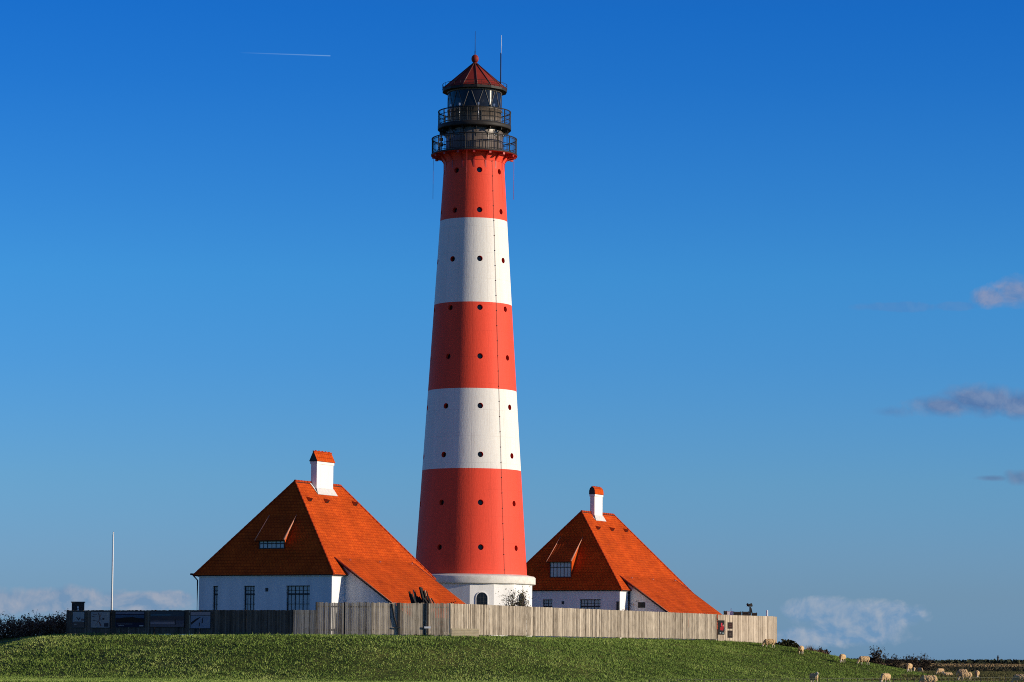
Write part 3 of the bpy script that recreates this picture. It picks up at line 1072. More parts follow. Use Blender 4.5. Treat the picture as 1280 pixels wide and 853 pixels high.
    # ---- dormer on the near hip
    dc, dw, zb, zt, ztop = dormer
    af = hip_a(zb) - .02          # face plane
    aT = hip_a(ztop)
    y0, y1 = -(dc + dw), -(dc - dw)
    mb = MB()
    for yy, s in ((y0, -1), (y1, 1)):
        ya, yb = (yy, yy + .08) if s < 0 else (yy - .08, yy)
        tri = [(af + .02, zb), (af + .02, zt + .05), (aT, ztop)]
        V6 = [(x, y, z) for y in (ya, yb) for x, z in tri]
        uvt = [[(x, z) for x, z in tri], [(x, z) for x, z in tri[::-1]]]
        mb.add(V6, [(0, 1, 2), (5, 4, 3)], 0, uvt); mb.add(V6, [(0, 3, 4, 1)], 0)
    mb.box(af + .02, af + .12, y0 + .02, y1 - .02, zb - .08, zb + .02, 1)
    mb.box(af + .3, af + .32, y0 + .02, y1 - .02, zb, zt, 1)
    dm = mb.build('dormer', [mat_roof, mat_soffit], h)
    mb = MB(); ov = .16; sl = (ztop - zt - .06) / (aT - af)
    slab(mb, [(af - .2, y0 - .03, zt + .08 - .2 * sl), (af - .2, y1 + ov, zt + .08 - .2 * sl), (aT + .04, y1 + ov * .2, ztop + .08), (aT + .04, y0 - .02, ztop + .08)], .09, (0, y0, zt), (0, 1, 0))
    mb.build('dormer_roof', [mat_roof, mat_soffit], dm)
    for yy in (y0 - .03, y1 + ov):
        mb = MB(); yt = y0 - .02 if yy < (y0 + y1) / 2 else y1 + ov * .2
        mb.tube([(af - .2, yy, zt + .09 - .2 * sl), (aT + .04, yt, ztop + .09)], [.085, .02] if yy < (y0 + y1) / 2 else .03, 6)
        mb.build('dormer_verge', mat_verge, dm)
    mb_w = window_part(dm, af, dc - dw + .04, dc + dw - .04, zb, zt, 3, [((zb + zt) / 2 + (.12 if zt - zb > .9 else 0), .05)], .05)
    # lamp-less light switch boxes etc.
    if extra.get('small_window'):
        mb = MB(); xx = A1 + .22
        mb.box(xx - .02, xx + .01, -6.35, -5.75, 5.3, 5.72)
        sw = mb.build('window', mat_frame, h)
        mb = MB(); mb.box(xx - .03, xx - .01, -6.3, -5.8, 5.35, 5.67); mb.build('pane', mat_darkpane, sw)
        mb = MB(); mb.tube([(A1 + .12, -wb - .06, E0 - .1), (A1 + .12, -wb - .06, GH)], .07, 6); mb.build('dark_upright_tube', mat_frame, h)  # dark upright tube in the angle of the side wall
        mb = MB(); mb.box(wx - .14, wx - .01, -wb + .02, -wb + .22, GH, 5.75); mb.build('meter_box', mat_frame, h)
    return h


ZR = E0 + RISE
hL = house('house', 'nearer white house left of the tower, with small flat dormer and broad chimney', OL,
           (5.8, 7.95, .0, .45, ZR + 1.42, ZR + 2.1), (0.0, 1.0, 8.32, 8.98, 10.45), dict(vents=(3.75, 5.95, 9.7), vb=1.15))
hR = house('house', 'farther white house right of the tower, with tall dormer and slender chimney', OR,
           (5.44, 6.9, -.05, .34, ZR + 1.43, ZR + 2.02), (-.22, .95, 7.62, 8.92, 10.7), dict(vents=(4.3, 6.9, 9.5), vb=1.2, small_window=True, arched=True))

# ------------------------------------------------------------------ fences


def on(px, Y): p = at(px, 790, Y); return Vector((p.x, p.y))


FA0 = Vector((-28.6, 197.05)); FA1 = on(365, 189.5)
FC = on(395, 189.2)
FD = on(465, 188.85); FF = on(563, 189.5)
FG = FF + U * 42.2
FH1 = Vector((18.2, 230.6)); FH2 = Vector((20.0, 232.8)); FH3 = Vector((20.62, 236.0)); FH4 = Vector((20.2, 240.5))


def boards(mb, a, b, z0, z1, bw=.14, gap=.012, th=.025, jag=.015, oo=.012):
    """vertical boards from a to b, each with its own width, height, tone and set-back"""
    d = b - a; L = d.length; d = d / L; n = Vector((d.y, -d.x))
    ang = math.atan2(d.y, d.x)
    x = 0
    while x < L - .03:
        w = min(bw * rnd.uniform(.85, 1.15), L - x)
        off = rnd.uniform(-oo, oo)
        M_ = Matrix.Translation((a.x + d.x * x, a.y + d.y * x, 0)) @ Matrix.Rotation(ang, 4, 'Z')
        sh = rnd.uniform(-.004, .004)
        mb.box(gap / 2, w - gap / 2, -th / 2 - off, th / 2 - off, z0 + rnd.uniform(-jag, jag), z1 + rnd.uniform(-jag, jag), c=min(1, max(0, rnd.gauss(.5, .27))), M=M_)
        x += w


def rails(mb, a, b, zz, off=.06, w=.05):
    d = b - a; L = d.length; ang = math.atan2(d.y, d.x)
    M_ = Matrix.Translation((a.x, a.y, 0)) @ Matrix.Rotation(ang, 4, 'Z')
    for z in zz: mb.box(0, L, off - w / 2, off + w / 2, z - .05, z + .05, c=.3, M=M_)


def post(parent, p, z0, z1, mat, w=.1, ang=0, dy=0, name='post'):
    mb = MB(); M_ = Matrix.Rotation(ang, 4, 'Z')
    mb.box(-w / 2, w / 2, -w / 2, w / 2, z0, z1, M=M_)
    o = mb.build(name, mat, parent, bevel=.006)
    o.location = (p.x - parent.location.x, p.y - parent.location.y, 0)
    return o


def fence(label, pts, z0, z1, mat, bay, bw=.14, gap=.012, jag=.015, pmat=mat_post, post_out=0.0, pw=.1, ztop=None, group='board fence sections round the lighthouse mound'):
    f = thing('fence', label, 'fence', (pts[0].x, pts[0].y, 0), 0, group)
    for a, b in zip(pts[:-1], pts[1:]):
        L = (b - a).length; n = max(1, round(L / bay)); d = (b - a) / L; ang = math.atan2(d.y, d.x)
        nn = Vector((-d.y, d.x))
        for k in range(n):
            p = a + d * (L * k / n); q = a + d * (L * (k + 1) / n)
            mb = MB()
            gz = (hz(p.x, p.y) + hz(q.x, q.y)) / 2
            g = .06 if k else 0
            boards(mb, p + d * g - f.location.xy, q - f.location.xy, z0(gz), z1, bw, gap, jag=jag, oo=.002 if bw < .12 else .01)
            rails(mb, p + d * g - f.location.xy, q - f.location.xy, (z0(gz) + .3, z1 - .25))
            mb.build('board_panel', mat, f)
        for k in range(n + 1):
            p = a + d * (L * k / n) + nn * (.06 - post_out)
            if k == n and b is not pts[-1]: continue
            post(f, p, hz(p.x, p.y) - .3, (ztop or z1) + .02, pmat, pw, ang)
    return f


fA = fence('low board fence with shade in its dark colour, carrying picture panels at the left', [FA0 + U * 6, FA0, FA1], lambda g: 2.77, 4.28, mat_fence3, 3.2, .12, .01)
fB = fence('short low grey stretch of fence joining the dark and the tall pickets', [FA1 + Vector((.05, -.05)), FC], lambda g: g + .04, 4.29, mat_fence2, 3, .11, .014)
fC = fence('tall grey picket fence in half shade below the near house corner', [FC, FD], lambda g: g + .06, 4.76, mat_fence2, 1.9, .105, .022, .03)
fD = fence('tall weathered picket fence with black posts under the orange roof', [FD, FF], lambda g: g + .10, 4.76, mat_fence2, 1.65, .10, .014, .03, post_out=.0, pw=.085)
fG = fence('long beige close boarded fence running back along the sunlit side', [FF, FG], lambda g: g + .15, 4.76, mat_fence, 5.3, .12, .018, .012, pmat=mat_palepost, post_out=.0)
# gate with notices, then the curved pale end
dG = (FH1 - FG).normalized()
gA = FG + dG * .12; gB = FG + dG * 1.62
gt = thing('gate', 'pale board gate with dark notices near the right fence end', 'gate', (gA.x, gA.y, 0))
mb = MB(); boards(mb, Vector((0, 0)), gB - gA, hz(gA.x, gA.y) + .02, 4.74, .14, .008, jag=.003)
mb.build('board_panel', mat_fence4, gt)
ang = math.atan2(dG.y, dG.x)
nG = Vector((dG.y, -dG.x))
mb = MB()
M_ = Matrix.Rotation(ang, 4, 'Z')
mb.box(.78, .82, -.10, -.02, 3.55, 3.85, M=M_); mb.tube([M_ @ Vector((.8, -.1, 3.72)), M_ @ Vector((.95, -.1, 3.72))], .015, 6)
mb.build('handle', mat_steel, gt)
fH = fence('pale new board fence curving round the right end', [gB + dG * .05, FH1, FH2, FH3, FH4], lambda g: g + .02, 4.72, mat_fence4, 5, .15, .008, .004, pmat=mat_palepost)
fBk = fence('rear board fence seen edge on behind the right end', [FH4, FH4 + Vector((-9, 6))], lambda g: g + .02, 4.7, mat_fence, 5, .15, .008, .004, pmat=mat_palepost)


def notice(label, p, ang, w, z0, z1, cells, name='notice', cat='notice', base=(.03, .02, .018), group=None, frame=mat_black, off=.03):
    """a flat framed board: cells = list of (x0,x1,z0,z1,color) in 0..1 of the board, or polygons"""
    t = thing(name, label, cat, (p.x, p.y, 0), ang, group)
    mb = MB(); mb.box(0, w, -off, 0, z0, z1)
    mb.build('backing', frame, t)
    mats = [mat_simple(name + '_ground', base, .7, .15, 4, bstr=0, spec=.1)]; keys = {}
    mb = MB(); e = .03
    mb.poly([(e, -off - .004, z0 + e), (w - e, -off - .004, z0 + e), (w - e, -off - .004, z1 - e), (e, -off - .004, z1 - e)], 0)
    L = .004
    for c in cells:
        col = c[-1]
        if col not in keys:
            keys[col] = len(mats); mats.append(mat_simple(name + '_ink', col, .7, .12, 8, bstr=0, spec=.1))
        L += .0012
        X = lambda x: e + (w - 2 * e) * x
        Z = lambda z: z0 + e + (z1 - z0 - 2 * e) * z
        if len(c) == 5: P = [(c[0], c[2]), (c[1], c[2]), (c[1], c[3]), (c[0], c[3])]
        else: P = c[0]
        mb.poly([(X(x), -off - L, Z(z)) for x, z in P], keys[col])
    mb.build('print', mats, t)
    return t


def npos(px, line_a, line_b):
    """point of a fence line seen at image column px"""
    d = line_b - line_a
    s = ray(px, 790); k = s.x / s.y
    t = (k * line_a.y - line_a.x) / (d.x - k * d.y)
    return line_a + d * t


def zrow(py, p, px): return at(px, py, p.y).z


# notices on the gate
def gate_notice(label, x0, x1, y0, y1, cells, base):
    p = npos(x0, FG, FH1); q = npos(x1, FG, FH1)
    n_ = nG * .03
    notice(label, p + n_, ang, (q - p).length, zrow(y1, p, x0), zrow(y0, p, x0), cells, base=base, group='notices on the gate')


gate_notice('tall narrow dark poster with red figure on the gate', 897.4, 905, 775.5, 793.5,
            [([(.2, .3), (.75, .28), (.9, .55), (.8, .7), (.5, .62), (.25, .5)], (.26, .012, .018)), ([(.35, .62), (.6, .6), (.62, .82), (.4, .85)], (.45, .03, .05)),
             ([(.7, .6), (.82, .6), (.8, .74)], (.5, .45, .4)), (.15, .4, .06, .14, (.25, .3, .32)), (.6, .9, .05, .12, (.2, .28, .3))], (.012, .012, .014))
gate_notice('upper small dark square notice on the gate', 909.3, 915, 778, 786, [(.2, .8, .3, .36, (.09, .05, .04)), (.2, .7, .6, .66, (.09, .05, .04))], (.03, .012, .01))
gate_notice('lower small dark square notice on the gate', 909.3, 915, 788.3, 797.4, [(.2, .8, .3, .36, (.10, .08, .07)), (.2, .7, .6, .66, (.10, .08, .07)), (.2, .7, .45, .5, (.1, .08, .07))], (.022, .014, .012))

angA = math.atan2((FA1 - FA0).y, (FA1 - FA0).x)
nA = Vector((math.sin(angA), -math.cos(angA)))


def board(label, x0, x1, y0, y1, cells, base):
    wm = lambda c: (c[0] * 1.45, c[1] * 1.12, c[2] * .9)
    base = wm(base); cells = [(*c[:-1], wm(c[-1])) for c in cells]
    p = npos(x0, FA0, FA1); q = npos(x1, FA0, FA1)
    notice(label, p + nA * .05, angA, (q - p).length, zrow(y1, p, x0), zrow(y0, p, x0), cells, 'info_board', 'information board', base, 'information boards on the dark fence', frame=mat_frame)


W1 = (.42, .44, .47)
board('leftmost small board with a dark Y shape over a brown lower half', 91, 106.3, 764.6, 785.2,
      [(0, 1, 0, .36, (.10, .09, .09)), (.15, .35, .18, .24, (.3, .3, .3)), (.15, .85, .38, .4, (.08, .08, .1)),
       ([(.3, .66), (.36, .68), (.5, .56), (.46, .5)], (.05, .05, .06)), ([(.62, .66), (.68, .64), (.52, .44), (.46, .5)], (.05, .05, .06)), (.75, .98, .44, .56, (.09, .09, .11))], (.26, .32, .38))
ln = lambda x0, y0, x1, y1, w=.02: [(x0 - w, y0 - w), (x0 + w, y0 + w), (x1 + w, y1 + w), (x1 - w, y1 - w)]
board('square grey map board with dark and reddish crossing roads', 113.8, 138, 764.6, 785.2,
      [(ln(.1, .45, .42, .4), (.07, .07, .08)), (ln(.42, .4, .7, .6), (.07, .07, .08)), (ln(.25, .15, .45, .45, .03), (.12, .05, .05)), (ln(.42, .42, .55, .9), (.2, .09, .09)),
       (ln(.4, .95, .5, .5), (.12, .1, .1)), (ln(.45, .35, .55, .1), (.13, .06, .06)), (.72, .95, .05, .28, (.04, .05, .07)), (.62, .72, .5, .62, (.05, .05, .06)),
       (.12, .3, .82, .86, (.15, .12, .14)), (.05, .2, .7, .74, (.12, .1, .12)), (.78, .95, .8, .84, (.4, .4, .42))], (.27, .30, .34))
board('wide dark blue landscape photo board with white caption line', 144.6, 181.2, 764.4, 784.6,
      [(0, 1, .86, 1, (.16, .18, .26)), (0, 1, .6, .8, (.05, .09, .17)), ([(0, .45), (.25, .62), (.6, .66), (1, .5), (1, .3), (0, .3)], (.03, .022, .02)),
       (.05, .6, .185, .21, (.35, .33, .33)), (.1, .3, .07, .1, (.4, .42, .45)), (.84, .98, .05, .11, (.5, .5, .5)), (0, .35, .7, .74, (.10, .16, .26))], (.018, .022, .05))
board('widest dusky board showing a blue grey evening shore', 188.2, 231, 764.4, 784.4,
      [(0, 1, .7, 1, (.055, .08, .11)), (0, .6, .74, .84, (.06, .13, .19)), (0, 1, .42, .7, (.07, .065, .08)), (0, .75, .2, .30, (.28, .25, .3)), (.75, 1, .22, .42, (.10, .10, .14)),
       (.73, .76, .15, .5, (.03, .03, .04))], (.13, .12, .15))
board('pale blue board with black diagonal silhouettes at the right end', 238.4, 264, 764.6, 786,
      [(0, 1, .8, 1, (.28, .27, .33)), (0, 1, .77, .8, (.05, .06, .08)), ([(.03, .2), (.08, .25), (.5, .66), (.52, .7), (.3, .6), (.02, .35)], (.03, .03, .035)),
       ([(.56, .3), (.62, .34), (.62, .66), (.66, .68), (.58, .55)], (.025, .025, .03)), ([(.42, .1), (.46, .12), (.48, .38), (.43, .3)], (.03, .03, .035))], (.20, .26, .38))

# gate hardware on the picket fence: dark posts with crosspieces
pW = npos(534.5, FD, FF)
t_ = thing('marker_post', 'dark slim post with white crossbar before the picket fence', 'post', (pW.x, pW.y - .09, 0))
mb = MB(); mb.box(-.045, .045, -.03, .04, hz(pW.x, pW.y) - .3, 4.78); mb.build('post', mat_post, t_)
mb = MB(); mb.box(-.2, .2, -.07, -.042, 3.2, 3.32); mb.build('crossbar', mat_polewhite, t_)
pW = npos(498.8, FD, FF)
t_ = thing('marker_post', 'dark slim post with grey crossbar and a leaning stick', 'post', (pW.x, pW.y - .09, 0))
mb = MB(); mb.box(-.05, .05, -.03, .05, hz(pW.x, pW.y) - .3, 4.78); mb.build('post', mat_post, t_)
mb = MB(); mb.box(-.30, .08, -.08, -.052, 3.2, 3.28); mb.build('crossbar', mat_frame, t_)
mb = MB(); mb.tube([(-.46, .02, 4.7), (-.30, -.02, 3.9), (-.12, -.03, 3.3)], [.06, .05, .03], 6)
mb.build('stick', mat_post, t_)
# low box at the foot
pB = npos(563.8, FD, FF); pB2 = npos(598, FF, FG)
c0 = at(581, 797, 188.4)
mb = MB(); mb.box(-.86, .86, -.3, .3, -.15, .47)
for k in range(5): mb.box(-.86, .86, -.312 - .001 * k, -.30, -.02 + k * .09, .06 + k * .09)
o = mb.build('planter_box', mat_concrete, bevel=.015)
o.location = (c0.x, 188.35, hz(c0.x, 188.3) + .03); o.rotation_euler = (0, 0, R(6))
tag(o, 'long low sandy coloured box at the foot of the beige fence', 'box')

# pale rubble seen under the dark fence
for k, px in enumerate((92, 98, 118, 124, 130, 141, 147, 158, 190, 218, 246, 258, 266, 330, 345)):
    p = npos(px, FA0, FA1) + nA * .03 + Vector((0, .25))
    s = rnd.uniform(.12, .3)
    bm = bmesh.new(); bmesh.ops.create_icosphere(bm, subdivisions=1, radius=1)
    for v in bm.verts: v.co = Vector((v.co.x * s * rnd.uniform(.8, 1.3), v.co.y * .15, v.co.z * .11 * rnd.uniform(.7, 1.3)))
    me = bpy.data.meshes.new('stone'); bm.to_mesh(me); bm.free(); me.materials.append(mat_lead)
    o = bpy.data.objects.new('stone', me); COL.objects.link(o); o.location = (p.x, p.y, 2.72)
    tag(o, 'small pale stone lying in the gap under the dark fence', 'stone', 'pale stones under the dark fence')

# kiosk behind the left end
kp = at(97.5, 763, 199.6)
kz0 = hz(kp.x, 199.6)
t_ = thing('noticeboard_hut', 'small dark wooden box hut with flat cap behind the fence end', 'hut', (kp.x, 199.6, 0), R(8))
mb = MB(); zt = at(97.5, 753.5, 199.6).z
mb.box(-.41, .41, -.3, .3, kz0 - .1, zt)
for s in (-.41, .33): mb.box(s, s + .08, -.33, -.30, kz0, zt)
mb.box(-.05, .04, -.335, -.30, zt - .38, zt - .25, 1); mb.box(-.03, .05, -.333, -.30, zt - .52, zt - .42, 1)
mb.build('body', [mat_hut, mat_polewhite], t_)
mb = MB(); mb.box(-.46, .46, -.37, .36, zt, zt + .06); mb.box(-.40, .40, -.33, .3, zt - .05, zt + .002); mb.build('cap', mat_frame, t_)

# flagpole
fp = at(139.8, 763, 214)
t_ = thing('flagpole', 'slender white flagpole without a flag at the left', 'flagpole', (fp.x, 214, 0))
zt = at(140.6, 666.5, 214).z
mb = MB(); mb.tube([(0, 0, hz(fp.x, 214) - .3), (0, 0, (zt + 3) / 2), (0, 0, zt)], [.062, .05, .036], 10); mb.build('pole', mat_polewhite, t_)
mb = MB(); mb.lathe([(.001, zt + .1), (.05, zt + .06), (.05, zt - .01), (.03, zt - .03)], 10); mb.build('knob', mat_steel, t_)
mb = MB(); mb.tube([(-.075, -.02, 4), (-.06, -.02, zt - .1)], .008, 4); mb.build('halyard', mat_frame, t_)

# driftwood stakes showing over the fence against the orange roof
sy = 190.4
sp = at(528, 753, sy)
t_ = thing('stake_bundle', 'bundle of dark leaning wooden stakes over the picket fence top', 'stakes', (sp.x, sy, 0))
gzs = hz(sp.x, sy)
for (tx, ty_, bx, w, lit) in ((511.5, 739.5, 516, .14, 0), (514, 742.5, 520, .15, 0), (516.6, 737.3, 520.5, .07, 1), (518.2, 739.5, 523, .10, 0), (520.5, 746, 524, .2, 0),
                              (525, 734, 530.5, .17, 0), (526.8, 734.8, 532, .13, 0), (529.8, 738.3, 534, .08, 0), (531.2, 738, 535.5, .06, 1), (533.4, 739.3, 537, .08, 0),
                              (535, 745, 538.5, .10, 0), (537.5, 748, 541, .05, 1), (539, 748, 543.5, .08, 0), (522.5, 747, 528, .25, 0), (530, 748.5, 535, .28, 0), (512.5, 744, 520, .2, 0)):
    dy = rnd.uniform(-.15, .15)
    T = at(tx, ty_, sy + dy) - Vector((sp.x, sy, 0)); B = at(bx, 756, sy + dy) - Vector((sp.x, sy, 0))
    d = (B - T); B2 = T + d * ((T.z - gzs + .2) / max(.1, -d.z)) * 1.0
    B2 = Vector((B.x * .8, B2.y * .8, gzs - .1))
    mb = MB(); mb.tube([T, B, B2], [w * .5, w * .62, w * .7], 5, smooth=False)
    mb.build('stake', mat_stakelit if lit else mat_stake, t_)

# ------------------------------------------------------------------ telescope, white post, benches behind the right end
tp = at(937.5, 768, 237)
t_ = thing('telescope', 'dark viewing telescope on a forked stand above the right fence', 'telescope', (tp.x, 237, 0), R(15))
zz = lambda py: at(937, py, 237).z
mb = MB()
g_ = hz(tp.x, 237)
mb.tube([(.0, 0, g_), (.02, 0, zz(759))], [.12, .07], 8); mb.tube([(.22, 0, zz(770)), (.08, 0, zz(760.5))], .05, 6)
mb.build('stand', mat_black, t_)
mb = MB(); mb.tube([(-.24, -.05, zz(755.3)), (-.12, 0, zz(757)), (.16, .03, zz(756))], [.09, .10, .12], 8)
mb.box(-.08, .14, -.1, .1, zz(758.6), zz(755.2)); mb.box(.10, .2, -.05, .05, zz(758.2), zz(756.4))
mb.tube([(-.25, 0, zz(758.3)), (-.2, 0, zz(756))], .035, 5)
mb.build('tube', mat_black, t_)
tp = at(959, 768, 236)
mb = MB(); g_ = hz(tp.x, 236)
mb.tube([(0, 0, g_), (0, 0, zz(763.4))], .07, 8); mb.tube([(0, 0, zz(763.4)), (0, 0, zz(763))], .05, 8)
o = mb.build('white_post', mat_polewhite); o.location = (tp.x, 236, 0)
tag(o, 'short white post top just right of the telescope', 'post')
k = 0
for (x0, x1, yt, lab) in ((904.5, 909.5, 763.8, 'dark bench back at the left end of the row behind the fence'), (916.5, 927, 764.6, 'dark bench back left of the telescope behind the fence'), (927.6, 936.5, 764.5, 'dark bench back directly under the telescope'), (939.5, 946.5, 766, 'low dark bench back right of the telescope')):
    p = at(x0, 768, 238); q = at(x1, 768, 238); z1 = at(x0, yt, 238).z; g_ = hz(p.x, 238)
    w = q.x - p.x
    t_ = thing('bench', lab, 'bench', (p.x, 238, 0), 0, 'benches behind the right fence')
    mb = MB()
    for s in range(3): mb.box(0, w, 0, .04, z1 - .16 - s * .2, z1 - .02 - s * .2)
    mb.box(.02, w - .02, .041, .06, z1 - .9, z1 - .04)
    mb.build('backrest', mat_hut, t_)
    mb = MB(); mb.box(0, w, -.42, -.02, g_ + .45, g_ + .5); mb.build('seat', mat_hut, t_)
    for s in (.03, w - .09):
        mb = MB(); mb.box(s, s + .06, -.4, .06, g_ - .1, g_ + .45); mb.box(s, s + .06, .04, .1, g_, z1 + .01); mb.build('leg', mat_black, t_)
p = at(912.5, 768, 237.5); g_ = hz(p.x, 237.5); z1 = at(912.5, 764.9, 237.5).z
mb = MB(); mb.box(-.22, .22, -.15, .15, g_ - .1, z1); mb.box(-.24, .24, -.17, .17, z1 + .001, z1 + .04)
mb.tube([(.08, 0, z1), (.08, 0, z1 + .28)], .025, 5)
o = mb.build('white_box', mat_polewhite); o.location = (p.x, 237.5, 0)
tag(o, 'small whitish cabinet with a stub between the dark benches', 'cabinet')
for (x0, x1) in ((898, 968),):
    p = at(x0, 770, 242)
# ------------------------------------------------------------------ shrubs


def shrub(name, label, cat, loc, w, hgt, depth, n_stem, n_leaf, leaf, mat_l, group=None, seed=1, bare=.0, spread=1.0, mat_s=None, tone=(0, 1)):
    g = random.Random(seed)
    hgt = max(hgt, .3)
    t = thing(name, label, cat, loc, 0, group)
    mb = MB(); tips = []
    for k in range(n_stem):
        bx, by = g.uniform(-.25, .25) * w, g.uniform(-.3, .3) * depth
        a = g.uniform(0, 2 * PI); rr = math.sqrt(g.random())
        tx, ty = bx * .5 + math.cos(a) * rr * w * .5 * spread, by + math.sin(a) * rr * depth * .5
        tz_ = hgt * (1.0 - .55 * rr * rr) * g.uniform(.7, 1.08)
        pts = []
        for s in range(6):
            f = s / 5
            pts.append(Vector((bx + (tx - bx) * f ** 1.3 + g.gauss(0, .02 * hgt), by + (ty - by) * f ** 1.3 + g.gauss(0, .02 * hgt), tz_ * f)))
        mb.tube(pts, [.018 * (1 - .7 * s / 5) * (hgt ** .5) for s in range(6)], 4)
        tips += pts[1:]
        for q in range(3):
            s = g.choice(pts[2:]); e = s + Vector((g.gauss(0, .12), g.gauss(0, .12), g.uniform(.02, .22))) * hgt
            mb.tube([s, s.lerp(e, .5) + Vector((0, 0, .02)), e], [.009, .007, .004], 3); tips += [s.lerp(e, .5), e]
    mb.build('branches', mat_s or mat_bark, t)
    vs = []; fs = []; cs = []
    mb = MB()
    for k in range(n_leaf):
        p = g.choice(tips) + Vector((g.gauss(0, .035), g.gauss(0, .035), g.gauss(0, .035))) * hgt
        if p.z < 0.02: p.z = abs(p.z) + .02
        if g.random() < bare * (p.z / hgt): continue
        s = leaf * g.uniform(.6, 1.3)
        d1 = Vector((g.gauss(0, 1), g.gauss(0, 1), g.gauss(0, .8))).normalized(); d2 = d1.cross(Vector((g.gauss(0, 1), g.gauss(0, 1), g.gauss(0, 1)))).normalized()
        mb.add([p - d1 * s * .5, p + d2 * s * .28, p + d1 * s * .5, p - d2 * s * .28], [(0, 1, 2, 3)], c=g.uniform(*tone))
    mb.build('foliage', mat_l, t)
    return t


mat_twig = mat_simple('pale_bare_twigs', (.26, .18, .13), .9, .4, 9)
# shrub in front of the tower base
sp = at(645, 757, 207)
shrub('shrub', 'sparse twiggy bush in front of the white tower base', 'bush', (sp.x, 207, hz(sp.x, 207)), 2.1, at(645, 735, 207).z - hz(sp.x, 207), 1.5, 64, 3400, .12, mat_leaf, seed=4, bare=.4, spread=1.15, tone=(0, .8))
sp = at(785, 762, 226)
shrub('shrub', 'dark spiky plant beside the white corner of the farther house', 'bush', (sp.x, 226, hz(sp.x, 226)), 1.7, at(785, 753, 226).z - hz(sp.x, 226), 1.0, 16, 520, .15, mat_leafred, seed=8, bare=.3, spread=1.2, tone=(0, .4))
sp = at(772, 762, 226.5)
shrub('shrub', 'small dark upright plant left of the white corner pillar', 'bush', (sp.x, 226.5, hz(sp.x, 226.5)), .5, at(772, 755, 226.5).z - hz(sp.x, 226.5), .5, 6, 260, .14, mat_leafred, seed=9, tone=(0, .4))
sp = at(567, 753, 192.0)
shrub('shrub', 'low dark weed tips above the fence under the tower', 'bush', (sp.x, 192.0, hz(sp.x, 192)), 1.0, at(567, 749, 192).z - hz(sp.x, 192), .5, 9, 160, .12, mat_leafred, seed=10, tone=(0, .5))
# hedge on the left
for k, (px, py, w, Y, lab) in enumerate(((8, 772, 3.4, 206, 'brown thorny bush at the left picture edge'), (30, 776, 2.6, 205, 'low brown bush second from the left edge'),
                                         (45, 769, 2.8, 207, 'brown bush with bare raised twigs in the middle of the hedge'), (62, 772, 2.6, 204, 'reddish brown bush in the right half of the hedge'),
                                         (79, 768, 2.4, 203, 'dark bush touching the left end of the dark fence'), (-22, 770, 3.5, 208, 'brown bush just beyond the left edge'))):
    p = at(px, 796, Y); g_ = hz(p.x, Y)
    shrub('bush', lab, 'bush', (p.x, Y, g_ - .1), w, at(px, py, Y).z - g_ + .2, 2.2, 90, 3000, .13, mat_leafred, 'thorny hedge on the left', seed=20 + k, bare=.6, tone=(.1, 1), mat_s=mat_twig)
# bushes on the right skyline
for k, (px, py, yb, w, Y, lab, m_) in enumerate(((983, 799.5, 806, 1.5, 234.5, 'low dark weeds at the right end of the fence', mat_leaf), (992, 804.5, 811, .9, 237, 'small dark weeds a little right of the fence end', mat_leaf),
                                             (1027, 810, 818, 1.3, 250, 'small dark bush on the slope edge above the first ewe', mat_leafdark), (1095, 811.5, 823, 1.3, 275, 'dark round bush to the right of the standing ewe', mat_leafdark),
                                             (1116, 817, 836, 2.6, 440, 'low dark bush between two rounder bushes', mat_leafdark),
                                             (1138, 817.5, 836, 3.0, 445, 'round dark bush left of the pair on the marsh', mat_leafdark), (1157, 818.5, 836, 3.2, 450, 'round dark bush right of the pair on the marsh', mat_leafdark))):
    p = at(px, yb, Y); g_ = hz(p.x, Y)
    shrub('bush', lab, 'bush', (p.x, Y, g_ - .05), w, at(px, py, Y).z - g_, w * .8, 30, 2600, .16, m_, 'bushes on the right skyline', seed=40 + k, bare=.1, tone=(0, .6))


def stuff_clumps(name, label, cat, P, H, Wd, mat, per, seed, lean=.4, tone=None):
    o = blades_mesh(name, P, H, Wd, mat, per=per, lean=lean, seed=seed, tone=tone)
    tag(o, label, cat, kind='stuff'); return o


mat_marsh = mat_foliage('marsh_tussocks', (.05, .06, .018), (.15, .13, .05), (.36, .26, .12))
# reddish dry weeds on the rear edge of the mound
g = np.random.default_rng(5)
n = 3500
px = g.uniform(1010, 1120, n); Yv = 243 + (px - 1010) * .35 + g.normal(0, 4, n)
X = (px - 640) / F * Yv; P = np.stack([X, Yv, height(X, Yv)], 1)
stuff_clumps('dry_weeds', 'reddish dry weeds on the back edge of the mound', 'weeds', P, .25 + .3 * g.random(n) ** 2, np.full(n, .07), mat_leafpink, 3, 5)
# low scrub across the marsh
n = 16000
px = g.uniform(1030, 1420, n); Yv = np.where(px < 1112, g.uniform(262, 420, n), g.uniform(445, 640, n))
X = (px - 640) / F * Yv
m_ = (np.sin(X * .25 + Yv * .05) + np.sin(X * .11 - Yv * .08) + g.normal(0, .5, n) > .2)
X, Yv = X[m_], Yv[m_]; P = np.stack([X, Yv, height(X, Yv)], 1)
stuff_clumps('scrub', 'low dark marsh scrub beyond the grazed slope', 'scrub', P, .12 + .35 * g.random(len(P)) ** 3, np.full(len(P), .3), mat_scrub, 3, 6, tone=g.uniform(.0, .7, len(P)))
n = 22000
px = g.uniform(1000, 1500, n); Yv = 700 + 700 * g.random(n)
X = (px - 640) / F * Yv; P = np.stack([X, Yv, height(X, Yv)], 1)
stuff_clumps('reeds', 'belt of pale dry reeds in front of the far trees', 'reeds', P, .2 + .35 * g.random(n), np.full(n, .8), mat_dryreed, 2, 7)
n = 9000
px = g.uniform(1000, 1500, n); Yv = 430 + 230 * g.random(n)
